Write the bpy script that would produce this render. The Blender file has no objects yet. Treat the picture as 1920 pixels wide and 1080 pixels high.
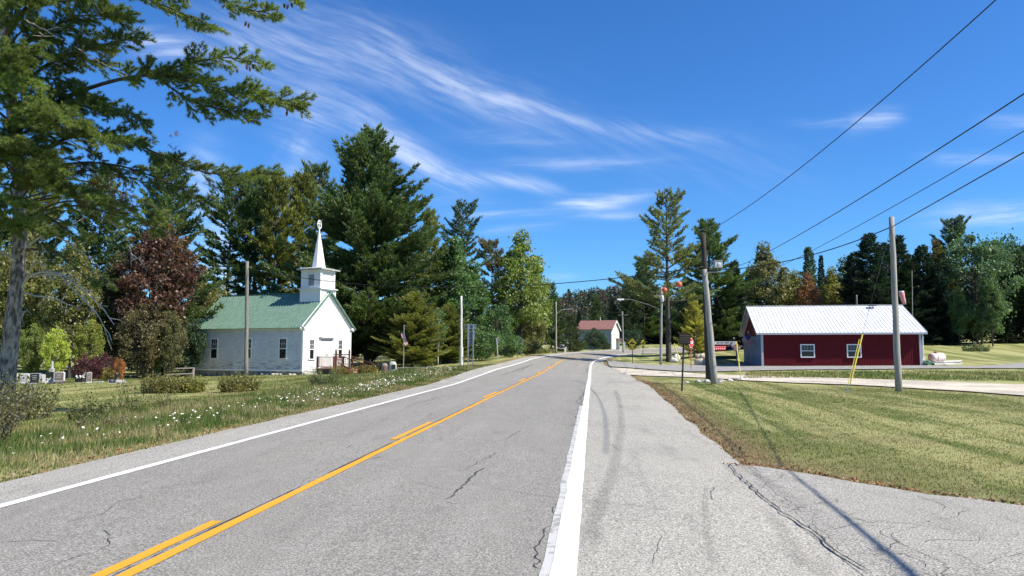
import bpy, math, random
import numpy as np
from mathutils import Vector, Matrix
PI = math.pi
rnd = random.Random(7)
SC = bpy.context.scene
COL = SC.collection

# ------------------------------------------------------------------ camera model
H0 = 1.7; FP = 1390.0
PITCH = math.atan(115 / FP); CP, SP = math.cos(PITCH), math.sin(PITCH)

def ray(px, py):
    a = (px - 960) / FP; b = (540 - py) / FP
    return np.array([a, CP - b * SP, SP + b * CP])

def pos(px, py, D):
    r = ray(px, py); t = D / r[1]
    return np.array([r[0] * t, D, H0 + r[2] * t])

# ------------------------------------------------------------------ mesh helpers
def mk_mesh(name, V, faces=None, smooth=False, uv=None):
    me = bpy.data.meshes.new(name)
    me.from_pydata([tuple(v) for v in V], [], faces)
    if uv is not None:
        l = me.uv_layers.new(name='UVMap')
        li = np.empty(len(me.loops), dtype=np.int32); me.loops.foreach_get('vertex_index', li)
        l.data.foreach_set('uv', np.asarray(uv, dtype=np.float32)[li].ravel())
    if smooth:
        me.polygons.foreach_set('use_smooth', [True] * len(me.polygons))
    me.update()
    return me

def soup(name, V, k):
    """mesh out of a list of k-gons given as consecutive vertices"""
    V = np.asarray(V, dtype=np.float32).reshape(-1, 3); n = len(V)
    me = bpy.data.meshes.new(name)
    me.vertices.add(n); me.vertices.foreach_set('co', V.ravel())
    me.loops.add(n); me.loops.foreach_set('vertex_index', np.arange(n, dtype=np.int32))
    me.polygons.add(n // k)
    me.polygons.foreach_set('loop_start', np.arange(0, n, k, dtype=np.int32))
    try: me.polygons.foreach_set('loop_total', np.full(n // k, k, dtype=np.int32))
    except Exception: pass
    me.update(calc_edges=True)
    return me

def link(name, me, m=None, parent=None, loc=None):
    o = bpy.data.objects.new(name, me); COL.objects.link(o)
    if m is not None:
        ms = m if isinstance(m, (list, tuple)) else [m]
        if len(me.materials) == 0:
            for q in ms: me.materials.append(q)
    if parent is not None: o.parent = parent
    if loc is not None: o.location = loc
    return o

def tag(o, label=None, cat=None, group=None, kind=None):
    if label: o['label'] = label
    if cat: o['category'] = cat
    if group: o['group'] = group
    if kind: o['kind'] = kind
    return o

def thing(name, label, cat, loc, rz=0.0, group=None):
    o = bpy.data.objects.new(name, None); COL.objects.link(o)
    o.empty_display_size = .2
    o.location = tuple(loc); o.rotation_euler = (0, 0, rz)
    return tag(o, label, cat, group)

class MB:
    def __init__(s): s.v = []; s.f = []; s.mi = []; s.cur = 0
    def raw(s, V, F):
        n = len(s.v); s.v += [tuple(v) for v in V]
        s.f += [tuple(i + n for i in f) for f in F]; s.mi += [s.cur] * len(F); return s
    def box(s, c, d, rot=None):
        x, y, z = d[0] / 2, d[1] / 2, d[2] / 2
        V = [Vector((sx * x, sy * y, sz * z)) for sx in (-1, 1) for sy in (-1, 1) for sz in (-1, 1)]
        if rot is not None: V = [rot @ v for v in V]
        V = [v + Vector(c) for v in V]
        return s.raw(V, [(0, 1, 3, 2), (4, 6, 7, 5), (0, 4, 5, 1), (2, 3, 7, 6), (0, 2, 6, 4), (1, 5, 7, 3)])
    def bb(s, x0, x1, y0, y1, z0, z1):
        return s.box(((x0 + x1) / 2, (y0 + y1) / 2, (z0 + z1) / 2), (abs(x1 - x0), abs(y1 - y0), abs(z1 - z0)))
    def beam(s, a, b, w, h, up=(0, 0, 1)):
        a = Vector(a); b = Vector(b); d = b - a; L = d.length; x = d.normalized()
        u = Vector(up); y = u.cross(x)
        if y.length < 1e-4: y = Vector((0, 1, 0)).cross(x)
        y.normalize(); z = x.cross(y)
        R = Matrix((x, y, z)).transposed()
        return s.box((a + b) / 2, (L, w, h), R)
    def tube(s, pts, rr, n=8, cap=True):
        pts = [Vector(p) for p in pts]
        if not isinstance(rr, (list, tuple)): rr = [rr] * len(pts)
        V = []; prev = None
        for i, p in enumerate(pts):
            t = (pts[min(i + 1, len(pts) - 1)] - pts[max(i - 1, 0)]).normalized()
            ref = Vector((0, 0, 1)) if abs(t.z) < .9 else Vector((1, 0, 0))
            if prev is not None: ref = prev
            a = t.cross(ref)
            if a.length < 1e-4: a = t.cross(Vector((0, 1, 0)))
            a.normalize(); b = t.cross(a); prev = -b if False else ref
            for k in range(n):
                an = 2 * PI * k / n
                V.append(p + (a * math.cos(an) + b * math.sin(an)) * rr[i])
        F = []
        for i in range(len(pts) - 1):
            for k in range(n):
                F.append((i * n + k, i * n + (k + 1) % n, (i + 1) * n + (k + 1) % n, (i + 1) * n + k))
        if cap and n > 2:
            F.append(tuple(range(n - 1, -1, -1))); F.append(tuple((len(pts) - 1) * n + k for k in range(n)))
        return s.raw(V, F)
    def lathe(s, prof, n=16, c=(0, 0, 0), M=None):
        V = []
        for r, z in prof:
            for k in range(n):
                v = Vector((r * math.cos(2 * PI * k / n), r * math.sin(2 * PI * k / n), z))
                if M is not None: v = M @ v
                V.append(v + Vector(c))
        F = [(i * n + k, i * n + (k + 1) % n, (i + 1) * n + (k + 1) % n, (i + 1) * n + k) for i in range(len(prof) - 1) for k in range(n)]
        F.append(tuple(range(n - 1, -1, -1))); F.append(tuple((len(prof) - 1) * n + k for k in range(n)))
        return s.raw(V, F)
    def prism(s, poly, fn, t0, t1):
        """poly 2-D points, fn(u, v, t) -> 3-D"""
        n = len(poly)
        V = [fn(u, v, t0) for u, v in poly] + [fn(u, v, t1) for u, v in poly]
        F = [tuple(range(n - 1, -1, -1)), tuple(range(n, 2 * n))] + [(k, (k + 1) % n, n + (k + 1) % n, n + k) for k in range(n)]
        return s.raw(V, F)
    def build(s, name, m, parent=None, smooth=False, loc=None):
        me = bpy.data.meshes.new(name); me.from_pydata(s.v, [], s.f)
        o = link(name, me, m, parent, loc)
        if any(s.mi): me.polygons.foreach_set('material_index', s.mi)
        if smooth: me.polygons.foreach_set('use_smooth', [True] * len(me.polygons))
        me.update()
        return o

# ------------------------------------------------------------------ material helpers
class NT:
    def __init__(s, tree): s.t = tree
    def n(s, typ, **kw):
        nd = s.t.nodes.new(typ)
        ins = kw.pop('ins', {})
        for k, v in kw.items(): setattr(nd, k, v)
        for k, v in ins.items(): s.set(nd.inputs[k], v)
        return nd
    def set(s, sock, v):
        if isinstance(v, bpy.types.NodeSocket): s.t.links.new(v, sock)
        else:
            if isinstance(v, (tuple, list)) and len(v) == 3 and sock.type == 'RGBA': v = (*v, 1)
            sock.default_value = v
    def math(s, op, a, b=0.0, c=0.0, clamp=False):
        nd = s.t.nodes.new('ShaderNodeMath'); nd.operation = op; nd.use_clamp = clamp
        s.set(nd.inputs[0], a); s.set(nd.inputs[1], b)
        if op in ('MULTIPLY_ADD', 'SMOOTH_MIN'): s.set(nd.inputs[2], c)
        return nd.outputs[0]
    def mix(s, f, a, b, mode='MIX'):
        nd = s.t.nodes.new('ShaderNodeMix'); nd.data_type = 'RGBA'; nd.blend_type = mode
        s.set(nd.inputs[0], f); s.set(nd.inputs[6], a); s.set(nd.inputs[7], b)
        return nd.outputs[2]
    def noise(s, vec, scale, detail=3.0, rough=.55, dim='3D'):
        nd = s.t.nodes.new('ShaderNodeTexNoise'); nd.noise_dimensions = dim
        if vec is not None: s.set(nd.inputs['Vector'], vec)
        nd.inputs['Scale'].default_value = scale; nd.inputs['Detail'].default_value = detail
        nd.inputs['Roughness'].default_value = rough
        return nd.outputs['Fac']
    def ramp(s, fac, lo, hi, a=0.0, b=1.0):
        nd = s.t.nodes.new('ShaderNodeMapRange'); nd.interpolation_type = 'SMOOTHSTEP'
        s.set(nd.inputs[0], fac); s.set(nd.inputs[1], lo); s.set(nd.inputs[2], hi)
        s.set(nd.inputs[3], a); s.set(nd.inputs[4], b)
        return nd.outputs[0]
    def mapping(s, vec, scale=(1, 1, 1), rot=(0, 0, 0), loc=(0, 0, 0)):
        nd = s.t.nodes.new('ShaderNodeMapping'); s.set(nd.inputs[0], vec)
        nd.inputs['Scale'].default_value = scale; nd.inputs['Rotation'].default_value = rot; nd.inputs['Location'].default_value = loc
        return nd.outputs[0]

def new_mat(name):
    m = bpy.data.materials.new(name); m.use_nodes = True
    m.node_tree.nodes.clear()
    N = NT(m.node_tree)
    out = N.n('ShaderNodeOutputMaterial')
    return m, N, out

def geo_pos(N): return N.n('ShaderNodeNewGeometry').outputs['Position']
def obj_pos(N): return N.n('ShaderNodeTexCoord').outputs['Object']

def M(name, c, rough=.8, c2=None, scale=6, bump=0.0, metal=0.0, lo=.35, hi=.65, stretch=None, bscale=None, emit=0):
    m, N, out = new_mat(name)
    p = obj_pos(N)
    if stretch: p = N.mapping(p, scale=stretch)
    bs = N.n('ShaderNodeBsdfPrincipled'); bs.inputs['Roughness'].default_value = rough
    bs.inputs['Metallic'].default_value = metal
    if c2 is not None:
        f = N.ramp(N.noise(p, scale, 5, .65), lo, hi)
        N.set(bs.inputs['Base Color'], N.mix(f, c, c2))
    else:
        f = N.noise(p, scale, 3)
        N.set(bs.inputs['Base Color'], N.mix(f, tuple(x * .85 for x in c), tuple(min(1, x * 1.12) for x in c)))
    if bump:
        b = N.n('ShaderNodeBump', ins={'Strength': bump, 'Distance': .02})
        N.set(b.inputs['Height'], N.noise(p, bscale or scale * 3, 4)); N.set(bs.inputs['Normal'], b.outputs[0])
    if emit:
        N.set(bs.inputs['Emission Color'], c); bs.inputs['Emission Strength'].default_value = emit
    N.set(out.inputs[0], bs.outputs[0])
    return m

def leaf_mat(name, base=None, var=.45, trans=.3, warm=(1.5, 1.05, .5), warmth=.25, nscale=.5):
    """foliage: object colour x per-leaf and per-clump variation"""
    m, N, out = new_mat(name)
    geo = N.n('ShaderNodeNewGeometry')
    isl = geo.outputs['Random Per Island']
    oc = N.n('ShaderNodeObjectInfo').outputs['Color'] if base is None else None
    col = oc if base is None else (*base, 1)
    nz = N.noise(obj_pos(N), nscale, 3, .6)
    v = N.math('MULTIPLY_ADD', isl, var * 2, 1 - var)
    v = N.math('MULTIPLY', v, N.ramp(nz, .3, .7, .7, 1.35))
    hs = N.n('ShaderNodeHueSaturation'); N.set(hs.inputs['Color'], col); N.set(hs.inputs['Value'], v)
    w = N.math('MULTIPLY', N.math('FRACT', N.math('MULTIPLY', isl, 37.7)), N.ramp(N.noise(obj_pos(N), nscale * 1.7, 2), .42, .66))
    w = N.math('MULTIPLY', w, warmth)
    c = N.mix(w, hs.outputs[0], N.mix(1.0, hs.outputs[0], (*warm, 1), 'MULTIPLY'))
    d = N.n('ShaderNodeBsdfDiffuse', ins={'Color': c})
    t = N.n('ShaderNodeBsdfTranslucent', ins={'Color': N.mix(1.0, c, (1.2, 1.25, .6, 1), 'MULTIPLY')})
    g = N.n('ShaderNodeBsdfGlossy', ins={'Color': (.8, .85, .8, 1), 'Roughness': .5})
    s1 = N.n('ShaderNodeMixShader', ins={0: trans}); N.set(s1.inputs[1], d.outputs[0]); N.set(s1.inputs[2], t.outputs[0])
    s2 = N.n('ShaderNodeMixShader', ins={0: .04}); N.set(s2.inputs[1], s1.outputs[0]); N.set(s2.inputs[2], g.outputs[0])
    N.set(out.inputs[0], s2.outputs[0])
    return m

# ------------------------------------------------------------------ road model (fitted)
q = [-3.34103, 0.10798, 0.00011, -0.00011, -9e-05, 0.00031, 0.00189, 0.00393, 0.0061, 0.0082, 0.01015, 0.01208, 0.014,
     -0.00315, 0.08418, 0.07566, 0.17945, 0.4044, 0.54404, 0.74733, 1.07477, 1.31216, 1.89054, 2.5762,
     -0.00848, -0.00269, 0.09135, 0.0901, 0.09028, 0.08754, 0.07924, 0.0604, 0.08522, 0.09002, 0.09]
ks = np.array([0, 35, 50, 65, 80, 95, 110, 130, 150, 180, 220.]); nk = len(ks)
S = np.arange(0, 240, .5)
kap = np.interp(S, ks, q[2:2 + nk]); zk = np.array(q[2 + nk:2 + 2 * nk]); bank = np.interp(S, ks, q[2 + 2 * nk:])
_m = np.gradient(zk, ks); _i = np.clip(np.searchsorted(ks, S, side='right') - 1, 0, nk - 2)
_h = ks[_i + 1] - ks[_i]; _t = (S - ks[_i]) / _h
rz_ = (2 * _t**3 - 3 * _t**2 + 1) * zk[_i] + (_t**3 - 2 * _t**2 + _t) * _h * _m[_i] + (-2 * _t**3 + 3 * _t**2) * zk[_i + 1] + (_t**3 - _t**2) * _h * _m[_i + 1]
rz_[S > 220] = rz_[S <= 220][-1] + (S[S > 220] - 220) * .02
th = q[1] + np.concatenate([[0], np.cumsum(kap[:-1] * .5)])
rx = q[0] + np.concatenate([[0], np.cumsum(np.sin(th[:-1]) * .5)]); ry = np.concatenate([[0], np.cumsum(np.cos(th[:-1]) * .5)])
Sb = np.arange(-20, 0, .5)
rx = np.concatenate([rx[0] + Sb * math.sin(th[0]), rx]); ry = np.concatenate([Sb * math.cos(th[0]), ry])
rz_ = np.concatenate([np.full(len(Sb), rz_[0]), rz_]); bank = np.concatenate([np.full(len(Sb), bank[0]), bank]); th = np.concatenate([np.full(len(Sb), th[0]), th])
# smooth bank and height a little
for _ in range(6):
    bank[1:-1] = (bank[:-2] + 2 * bank[1:-1] + bank[2:]) / 4; rz_[1:-1] = (rz_[:-2] + 2 * rz_[1:-1] + rz_[2:]) / 4
SS = np.concatenate([Sb, S])
OL, OR, OY = -3.105, 3.10, -.2
EL = -4.3
def redge(s): return np.interp(s, [-20, 0, 11, 20, 30, 45, 56, 66, 80, 95, 240], [5.8, 5.75, 5.42, 5.5, 5.7, 5.9, 6.1, 5.4, 4.4, 4.2, 4.2])
def road_z(i, off):
    o = np.clip(off, -4.4, 3.3)
    return rz_[i] - o * bank[i]
def road_pt(s, off, dz=0.0):
    f = (s + 20) / .5; i = np.clip(np.floor(f).astype(int), 0, len(SS) - 2); t = f - i
    L = lambda a: a[i] * (1 - t) + a[i + 1] * t
    o = np.clip(off, -4.4, 3.3)
    x = L(rx) + off * np.cos(L(th)); y = L(ry) - off * np.sin(L(th)); z = L(rz_) - o * L(bank) + dz
    return np.stack([x, y, z], -1)

# ------------------------------------------------------------------ terrain
CPTS = []
def cpt(px, py, D): CPTS.append(pos(px, py, D))
for a in [(1278, 736, 29.5), (1685, 734, 30.3), (1590, 738, 28.8), (1340, 720, 36), (1330, 714, 40), (1389, 712, 39), (1429, 687.5, 73),
          (1723, 686.5, 70.6), (1577, 687, 72), (1920, 742, 26), (1920, 716, 38), (1800, 714, 39), (1920, 691, 64), (2150, 715, 40), (2150, 691, 66),
          (1240, 684, 84), (1258, 678.5, 90), (1187, 681, 86), (1206, 669, 112), (1350, 673, 86), (1385, 667, 90), (1390, 657.5, 103),
          (1427, 686, 85), (1760, 681, 76), (1803, 679, 77), (1920, 678, 78), (2150, 678, 80), (1760, 643, 118), (1920, 641.5, 118), (2200, 641, 118), (1560, 645, 118), (1440, 650, 118), (1830, 660, 95), (2050, 660, 95),
          (1310, 680, 84), (1300, 699, 54), (1400, 700, 55), (1500, 700, 54), (1250, 672, 98),
          (20, 722, 42), (-250, 722, 42), (100, 720, 42), (230, 718, 44), (366, 706, 64), (567, 703, 60), (455, 704.5, 61), (655, 701, 62), (690, 704, 58), (745, 697.5, 61), (815, 698, 60),
          (865, 684, 66), (877, 693.5, 60), (887, 691.5, 61), (840, 688, 68), (780, 690, 70), (930, 675, 78), (970, 671, 86), (985, 669, 90), (1020, 666, 100), (1042, 662.5, 112),
          (300, 700, 72), (100, 698, 72), (-250, 698, 72), (600, 690, 80), (1085, 656, 150), (1150, 655, 162), (1000, 655, 140), (900, 662, 110), (700, 672, 110), (300, 672, 110), (-200, 672, 110)]:
    cpt(*a)
for a in [(-9.6, 2, -.18), (-9.3, 9, -.16), (-9.2, 18, -.14), (-11, 26, -.2), (-14, 12, -.25), (-14, 33, -.25), (-20, 20, -.22), (-28, 28, -.2), (-22, 4, -.25), (-40, 20, -.2), (-60, 30, .1), (-12, -12, -.2), (-40, -12, -.2),
          (3.5, 11, .02), (5, 8, .03), (8, 5, .03), (6, 0, .03), (14, 0, .03), (20, 10, .03), (9, 14, .0), (14, 20, .02), (6.5, 22, .03), (8, 32, -.05), (30, 20, .1), (30, 0, .1), (60, 20, .5), (10, -12, .05), (40, -12, .2),
          (0, 300, 4), (-150, 300, 6), (150, 300, 8), (90, 240, 5), (-90, 200, 3), (300, 200, 12), (-300, 200, 8), (0, 700, 10), (400, 500, 15), (-400, 500, 15), (300, -50, 2), (-300, -50, 2), (0, 1500, 12), (900, 900, 18), (-900, 900, 18), (1200, 0, 10), (-1200, 0, 10)]:
    CPTS.append(np.array(a, float))
for s in list(range(40, 236, 13)):
    CPTS.append(road_pt(float(s), EL - .3, -.05)); CPTS.append(road_pt(float(s), float(redge(s)) + .3, -.03))
CPTS = np.array(CPTS)
def tps(r2): return .5 * r2 * np.log(r2 + 1e-9)
def _fit():
    P = CPTS[:, :2] / 100; n = len(P)
    K = tps(((P[:, None] - P[None]) ** 2).sum(-1)) + np.eye(n) * 2e-4
    A = np.zeros((n + 3, n + 3)); A[:n, :n] = K; A[:n, n] = 1; A[:n, n + 1:] = P; A[n:, :n] = A[:n, n:].T
    return np.linalg.solve(A, np.concatenate([CPTS[:, 2], [0, 0, 0]]))
_W = _fit()
def ground(x, y, want_off=False):
    x = np.atleast_1d(np.asarray(x, float)); y = np.atleast_1d(np.asarray(y, float))
    z = np.empty(len(x)); OFF = np.full(len(x), 99.0); SI = np.zeros(len(x))
    P = CPTS[:, :2] / 100; n = len(P)
    for a in range(0, len(x), 20000):
        b = min(a + 20000, len(x)); X = x[a:b] / 100; Y = y[a:b] / 100
        r2 = (X[:, None] - P[None, :, 0]) ** 2 + (Y[:, None] - P[None, :, 1]) ** 2
        z[a:b] = tps(r2) @ _W[:n] + _W[n] + _W[n + 1] * X + _W[n + 2] * Y
        m = np.where((y[a:b] < 262) & (y[a:b] > -25) & (np.abs(x[a:b]) < 110))[0]
        if len(m):
            xm = x[a:b][m]; ym = y[a:b][m]
            d2 = (xm[:, None] - rx[None, ::2]) ** 2 + (ym[:, None] - ry[None, ::2]) ** 2
            i = d2.argmin(1) * 2
            off = (xm - rx[i]) * np.cos(th[i]) - (ym - ry[i]) * np.sin(th[i])
            al = (xm - rx[i]) * np.sin(th[i]) + (ym - ry[i]) * np.cos(th[i])
            ok = np.abs(al) < 3
            s = SS[i] + al; RE = redge(s)
            marg = .035 + np.maximum(ym, 0) * .0006
            f = np.clip((s + 20) / .5, 0, len(SS) - 1.001); j = f.astype(int); t = f - j
            zr = (rz_[j] - np.clip(off, -4.4, 3.3) * bank[j]) * (1 - t) + (rz_[j + 1] - np.clip(off, -4.4, 3.3) * bank[j + 1]) * t
            inside = (off > EL) & (off < RE)
            dist = np.where(off < EL, EL - off, np.where(off > RE, off - RE, 0))
            w = np.clip(1 - dist / 3.0, 0, 1); w = w * w * (3 - 2 * w)
            w = np.where(ok, w, 0); mz = np.where(inside, marg, .012)
            zz = z[a:b].copy(); zz[m] = zz[m] * (1 - w) + (zr - mz) * w; z[a:b] = zz
            o = OFF[a:b].copy(); o[m] = np.where(ok, np.where(off < EL, -dist, np.where(off > RE, dist, 0)), 99); OFF[a:b] = o
            SI[a + m] = s
    if want_off: return z, OFF, SI
    return z
def g1(x, y): return float(ground([x], [y])[0])
def gp(px, D):
    """ground point in the column px at distance D"""
    p = pos(px, 655, D); z = g1(p[0], D); 
    d = D * CP + (z - H0) * SP
    return np.array([(px - 960) / FP * d, D, z])
def hit(px, py, D0=4, D1=260):
    r = ray(px, py); D = np.concatenate([np.arange(D0, 60, .1), np.arange(60, D1, .25)])
    t = D / r[1]; x = r[0] * t; z = H0 + r[2] * t
    gz = ground(x, D); k = np.where(z <= gz)[0]
    if len(k) == 0: k = [np.argmin(z - gz)]
    i = k[0]
    return np.array([x[i], D[i], gz[i]])

def axis(segs):
    out = [segs[0][0]]
    for a, b, st in segs:
        n = max(1, int(round((b - a) / st))); out += list(a + (b - a) * (np.arange(n) + 1) / n)
    return np.array(out)
gx = axis([(-1500, -300, 100), (-300, -110, 12), (-110, -50, 2.5), (-50, -20, .7), (-20, 22, .3), (22, 50, .7), (50, 110, 2.5), (110, 300, 12), (300, 1500, 100)])
gy = axis([(-60, -8, 4), (-8, 48, .3), (48, 120, .7), (120, 262, 2), (262, 500, 15), (500, 2000, 100)])
GX, GY = np.meshgrid(gx, gy)
GZ, GOFF, GS = ground(GX.ravel(), GY.ravel(), True)
rr_ = np.random.RandomState(3)
nearm = (np.abs(GOFF) > .6) & (GY.ravel() < 120)
GZ = GZ + np.where(nearm, rr_.normal(0, .003, len(GZ)), 0)
nx_, ny_ = len(gx), len(gy)
ii = (np.arange(ny_ - 1)[:, None] * nx_ + np.arange(nx_ - 1)[None]).ravel()
quads = np.stack([ii, ii + 1, ii + nx_ + 1, ii + nx_], 1)
me = bpy.data.meshes.new('ground')
me.vertices.add(len(GZ)); me.vertices.foreach_set('co', np.stack([GX.ravel(), GY.ravel(), GZ], 1).astype(np.float32).ravel())
me.loops.add(quads.size); me.loops.foreach_set('vertex_index', quads.ravel().astype(np.int32))
me.polygons.add(len(quads)); me.polygons.foreach_set('loop_start', np.arange(0, quads.size, 4, dtype=np.int32))
me.polygons.foreach_set('use_smooth', np.ones(len(quads), dtype=bool))
me.update(calc_edges=True)
at = me.attributes.new('edge', 'FLOAT', 'POINT'); at.data.foreach_set('value', np.clip(GOFF, -50, 50).astype(np.float32))

def swath(N, p):
    """mowing swaths, long bands parallel to the road"""
    s = N.n('ShaderNodeSeparateXYZ', ins={0: p}); ac = N.math('MULTIPLY_ADD', s.outputs[0], .99, N.math('MULTIPLY', s.outputs[1], -.125)); al = N.math('MULTIPLY', s.outputs[1], .05)
    return N.noise(N.n('ShaderNodeCombineXYZ', ins={0: N.math('MULTIPLY', ac, .62), 1: al}).outputs[0], 1.0, 3, .55)
def mat_ground():
    m, N, out = new_mat('grass_ground')
    p = geo_pos(N)
    e = N.n('ShaderNodeAttribute', attribute_name='edge').outputs['Fac']
    big = N.noise(p, .10, 4, .6); mid = N.noise(p, .9, 4, .65); fine = N.noise(p, 14, 4, .75); vfine = N.noise(p, 70, 3, .7)
    # mowing swaths run along the lawn
    st = swath(N, p)
    right = N.ramp(N.n('ShaderNodeSeparateXYZ', ins={0: p}).outputs[0], -3, 3)
    green = (.12, .165, .042, 1); olive = (.22, .215, .078, 1); straw = (.40, .37, .17, 1); brown = (.17, .11, .055, 1)
    c = N.mix(N.ramp(big, .38, .62), green, olive)
    c = N.mix(N.math('MULTIPLY', N.ramp(st, .46, .56), .95), c, (.37, .365, .15, 1))
    c = N.mix(N.math('MULTIPLY', N.ramp(N.noise(p, .22, 5, .7), .50, .66), .5), c, (.20, .17, .085, 1))
    c = N.mix(N.math('MULTIPLY', N.ramp(mid, .45, .75), .55), c, straw)
    c = N.mix(N.math('MULTIPLY', N.ramp(fine, .5, .75), .35), c, brown)
    c = N.mix(N.math('MULTIPLY', N.ramp(vfine, .5, .8), .6), c, (.36, .33, .15, 1))
    ed = N.math('ADD', N.math('ABSOLUTE', e), N.math('MULTIPLY', N.math('SUBTRACT', mid, .5), 2.2))
    c = N.mix(N.math('MULTIPLY', N.ramp(ed, .2, 1.5, 1, 0), N.math('MULTIPLY_ADD', right, .45, .45)), c, N.mix(N.ramp(fine, .35, .65), (.16, .105, .055, 1), (.29, .215, .115, 1)))
    bs = N.n('ShaderNodeBsdfPrincipled', ins={'Base Color': c, 'Roughness': .95}); bs.inputs['Specular IOR Level'].default_value = .1
    b = N.n('ShaderNodeBump', ins={'Strength': .7, 'Distance': .05}); N.set(b.inputs['Height'], N.math('ADD', N.noise(p, 25, 4, .7), N.math('MULTIPLY', vfine, .5)))
    N.set(bs.inputs['Normal'], b.outputs[0]); N.set(out.inputs[0], bs.outputs[0])
    return m
tag(link('ground', me, mat_ground()), kind='structure')

# ------------------------------------------------------------------ asphalt
def mat_asphalt(name, lane=(.262, .247, .217), sh=(.37, .35, .302), useuv=True):
    m, N, out = new_mat(name)
    p = geo_pos(N)
    big = N.noise(p, .35, 4, .6); mid = N.noise(p, 3, 4, .6); grain = N.noise(p, 55, 3, .8); vg = N.n('ShaderNodeTexVoronoi', ins={'Vector': p, 'Scale': 95.0}).outputs['Color']
    vg = N.n('ShaderNodeSeparateColor', ins={0: vg}).outputs[0]
    if useuv:
        uv = N.n('ShaderNodeUVMap').outputs[0]
        sep = N.n('ShaderNodeSeparateXYZ', ins={0: uv}); u, v = sep.outputs[0], sep.outputs[1]
        wob = N.math('MULTIPLY', N.math('SUBTRACT', big, .5), .7)
        uu = N.math('ADD', u, N.math('MULTIPLY', wob, .15))
        R = N.ramp(uu, 3.02, 3.12); L = N.ramp(uu, -3.05, -3.15)
        c = N.mix(R, lane, sh)
        c = N.mix(L, c, (.36, .34, .298))
        # polished wheel tracks
        for o in (-2.35, -.95, .75, 2.2):
            d = N.math('ABSOLUTE', N.math('SUBTRACT', uu, o))
            c = N.mix(N.math('MULTIPLY', N.ramp(d, 0, .5, .28, 0), N.ramp(N.noise(N.mapping(uv, scale=(1, .12, 1)), 2.0, 3), .3, .7)), c, (.345, .327, .30))
        streak = N.noise(N.mapping(uv, scale=(3, .06, 1)), 1.5, 4, .6)
        c = N.mix(N.math('MULTIPLY', N.ramp(streak, .5, .75), .35), c, (.19, .18, .168))
        # tan dust on the outer right shoulder
        c = N.mix(N.math('MULTIPLY', N.ramp(u, 3.6, 5.6), .5), c, (.42, .39, .33))
    else:
        c = N.mix(N.ramp(big, .3, .7), lane, sh)
    c = N.mix(N.math('MULTIPLY', N.ramp(big, .35, .7), .25), c, (.20, .19, .175))
    c = N.mix(N.math('MULTIPLY', N.ramp(mid, .5, .8), .35), c, (.40, .38, .345))
    c = N.mix(N.math('MULTIPLY', N.ramp(N.noise(N.mapping(p, scale=(1.6, .35, 1)), 1.3, 6, .72), .52, .72), .42), c, (.16, .15, .135))
    k = N.math('MULTIPLY', N.ramp(grain, .34, .66, .42, 1.55), N.math('MULTIPLY_ADD', vg, .55, .72))
    hs = N.n('ShaderNodeHueSaturation', ins={'Color': c, 'Value': k})
    bs = N.n('ShaderNodeBsdfPrincipled', ins={'Base Color': hs.outputs[0], 'Roughness': .88}); bs.inputs['Specular IOR Level'].default_value = .25
    b = N.n('ShaderNodeBump', ins={'Strength': .5, 'Distance': .008}); N.set(b.inputs['Height'], N.math('ADD', grain, vg)); N.set(bs.inputs['Normal'], b.outputs[0])
    N.set(out.inputs[0], bs.outputs[0])
    return m
A_ROAD = mat_asphalt('asphalt_road')
A_APRON = mat_asphalt('asphalt_apron', (.29, .272, .238), (.39, .368, .32), False)
A_SIDE = mat_asphalt('asphalt_side', (.27, .26, .24), (.34, .325, .30), False)

ss = np.concatenate([np.arange(-19, 60, .5), np.arange(60, 236, 1.0)])
offs = [lambda s: EL + 0 * s] + [(lambda s, o=o: o + 0 * s) for o in (-3.1, -1.5, 0, 1.6, 3.0, 3.3, 4.2)] + [redge]
V = []; UVs = []
for f in offs:
    o = f(ss).astype(float); jit = 0
    if f is offs[0] or f is redge:
        r = np.random.RandomState(5); jit = np.convolve(r.normal(0, .05, len(ss)), np.ones(3) / 3, 'same')
    V.append(road_pt(ss, o + jit)); UVs.append(np.stack([o, ss], 1))
V = np.stack(V, 1); UVs = np.stack(UVs, 1); nr, nc = V.shape[:2]
# outer right shoulder must not be capped below the clamp
F = [(i * nc + j, i * nc + j + 1, (i + 1) * nc + j + 1, (i + 1) * nc + j) for i in range(nr - 1) for j in range(nc - 1)]
road = tag(link('road', mk_mesh('road', V.reshape(-1, 3), F, True, UVs.reshape(-1, 2)), A_ROAD), kind='structure')

def strip(name, s0, s1, off, w, m, dz=.005, parent=None, step=.4, wob=0.0, seed=1, build=True, jag=.004):
    s = np.arange(s0, s1 + 1e-6, step); r = np.random.RandomState(seed)
    c = off + (np.cumsum(r.normal(0, wob, len(s))) if wob else 0)
    jl = r.normal(0, jag, len(s)); jr = r.normal(0, jag, len(s))
    if not callable(w): ww = np.full(len(s), w)
    else: ww = w(s)
    dzz = dz + np.maximum(s, 0) * .00012
    a = road_pt(s, c - ww / 2 + jl, dzz); b = road_pt(s, c + ww / 2 + jr, dzz)
    V = np.stack([a, b], 1).reshape(-1, 3)
    F = [(2 * i, 2 * i + 1, 2 * i + 3, 2 * i + 2) for i in range(len(s) - 1)]
    return V, F
def join(parts):
    V = []; F = []
    for v, f in parts:
        n = len(V); V += [tuple(p) for p in v]; F += [tuple(i + n for i in g) for g in f]
    return V, F

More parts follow.
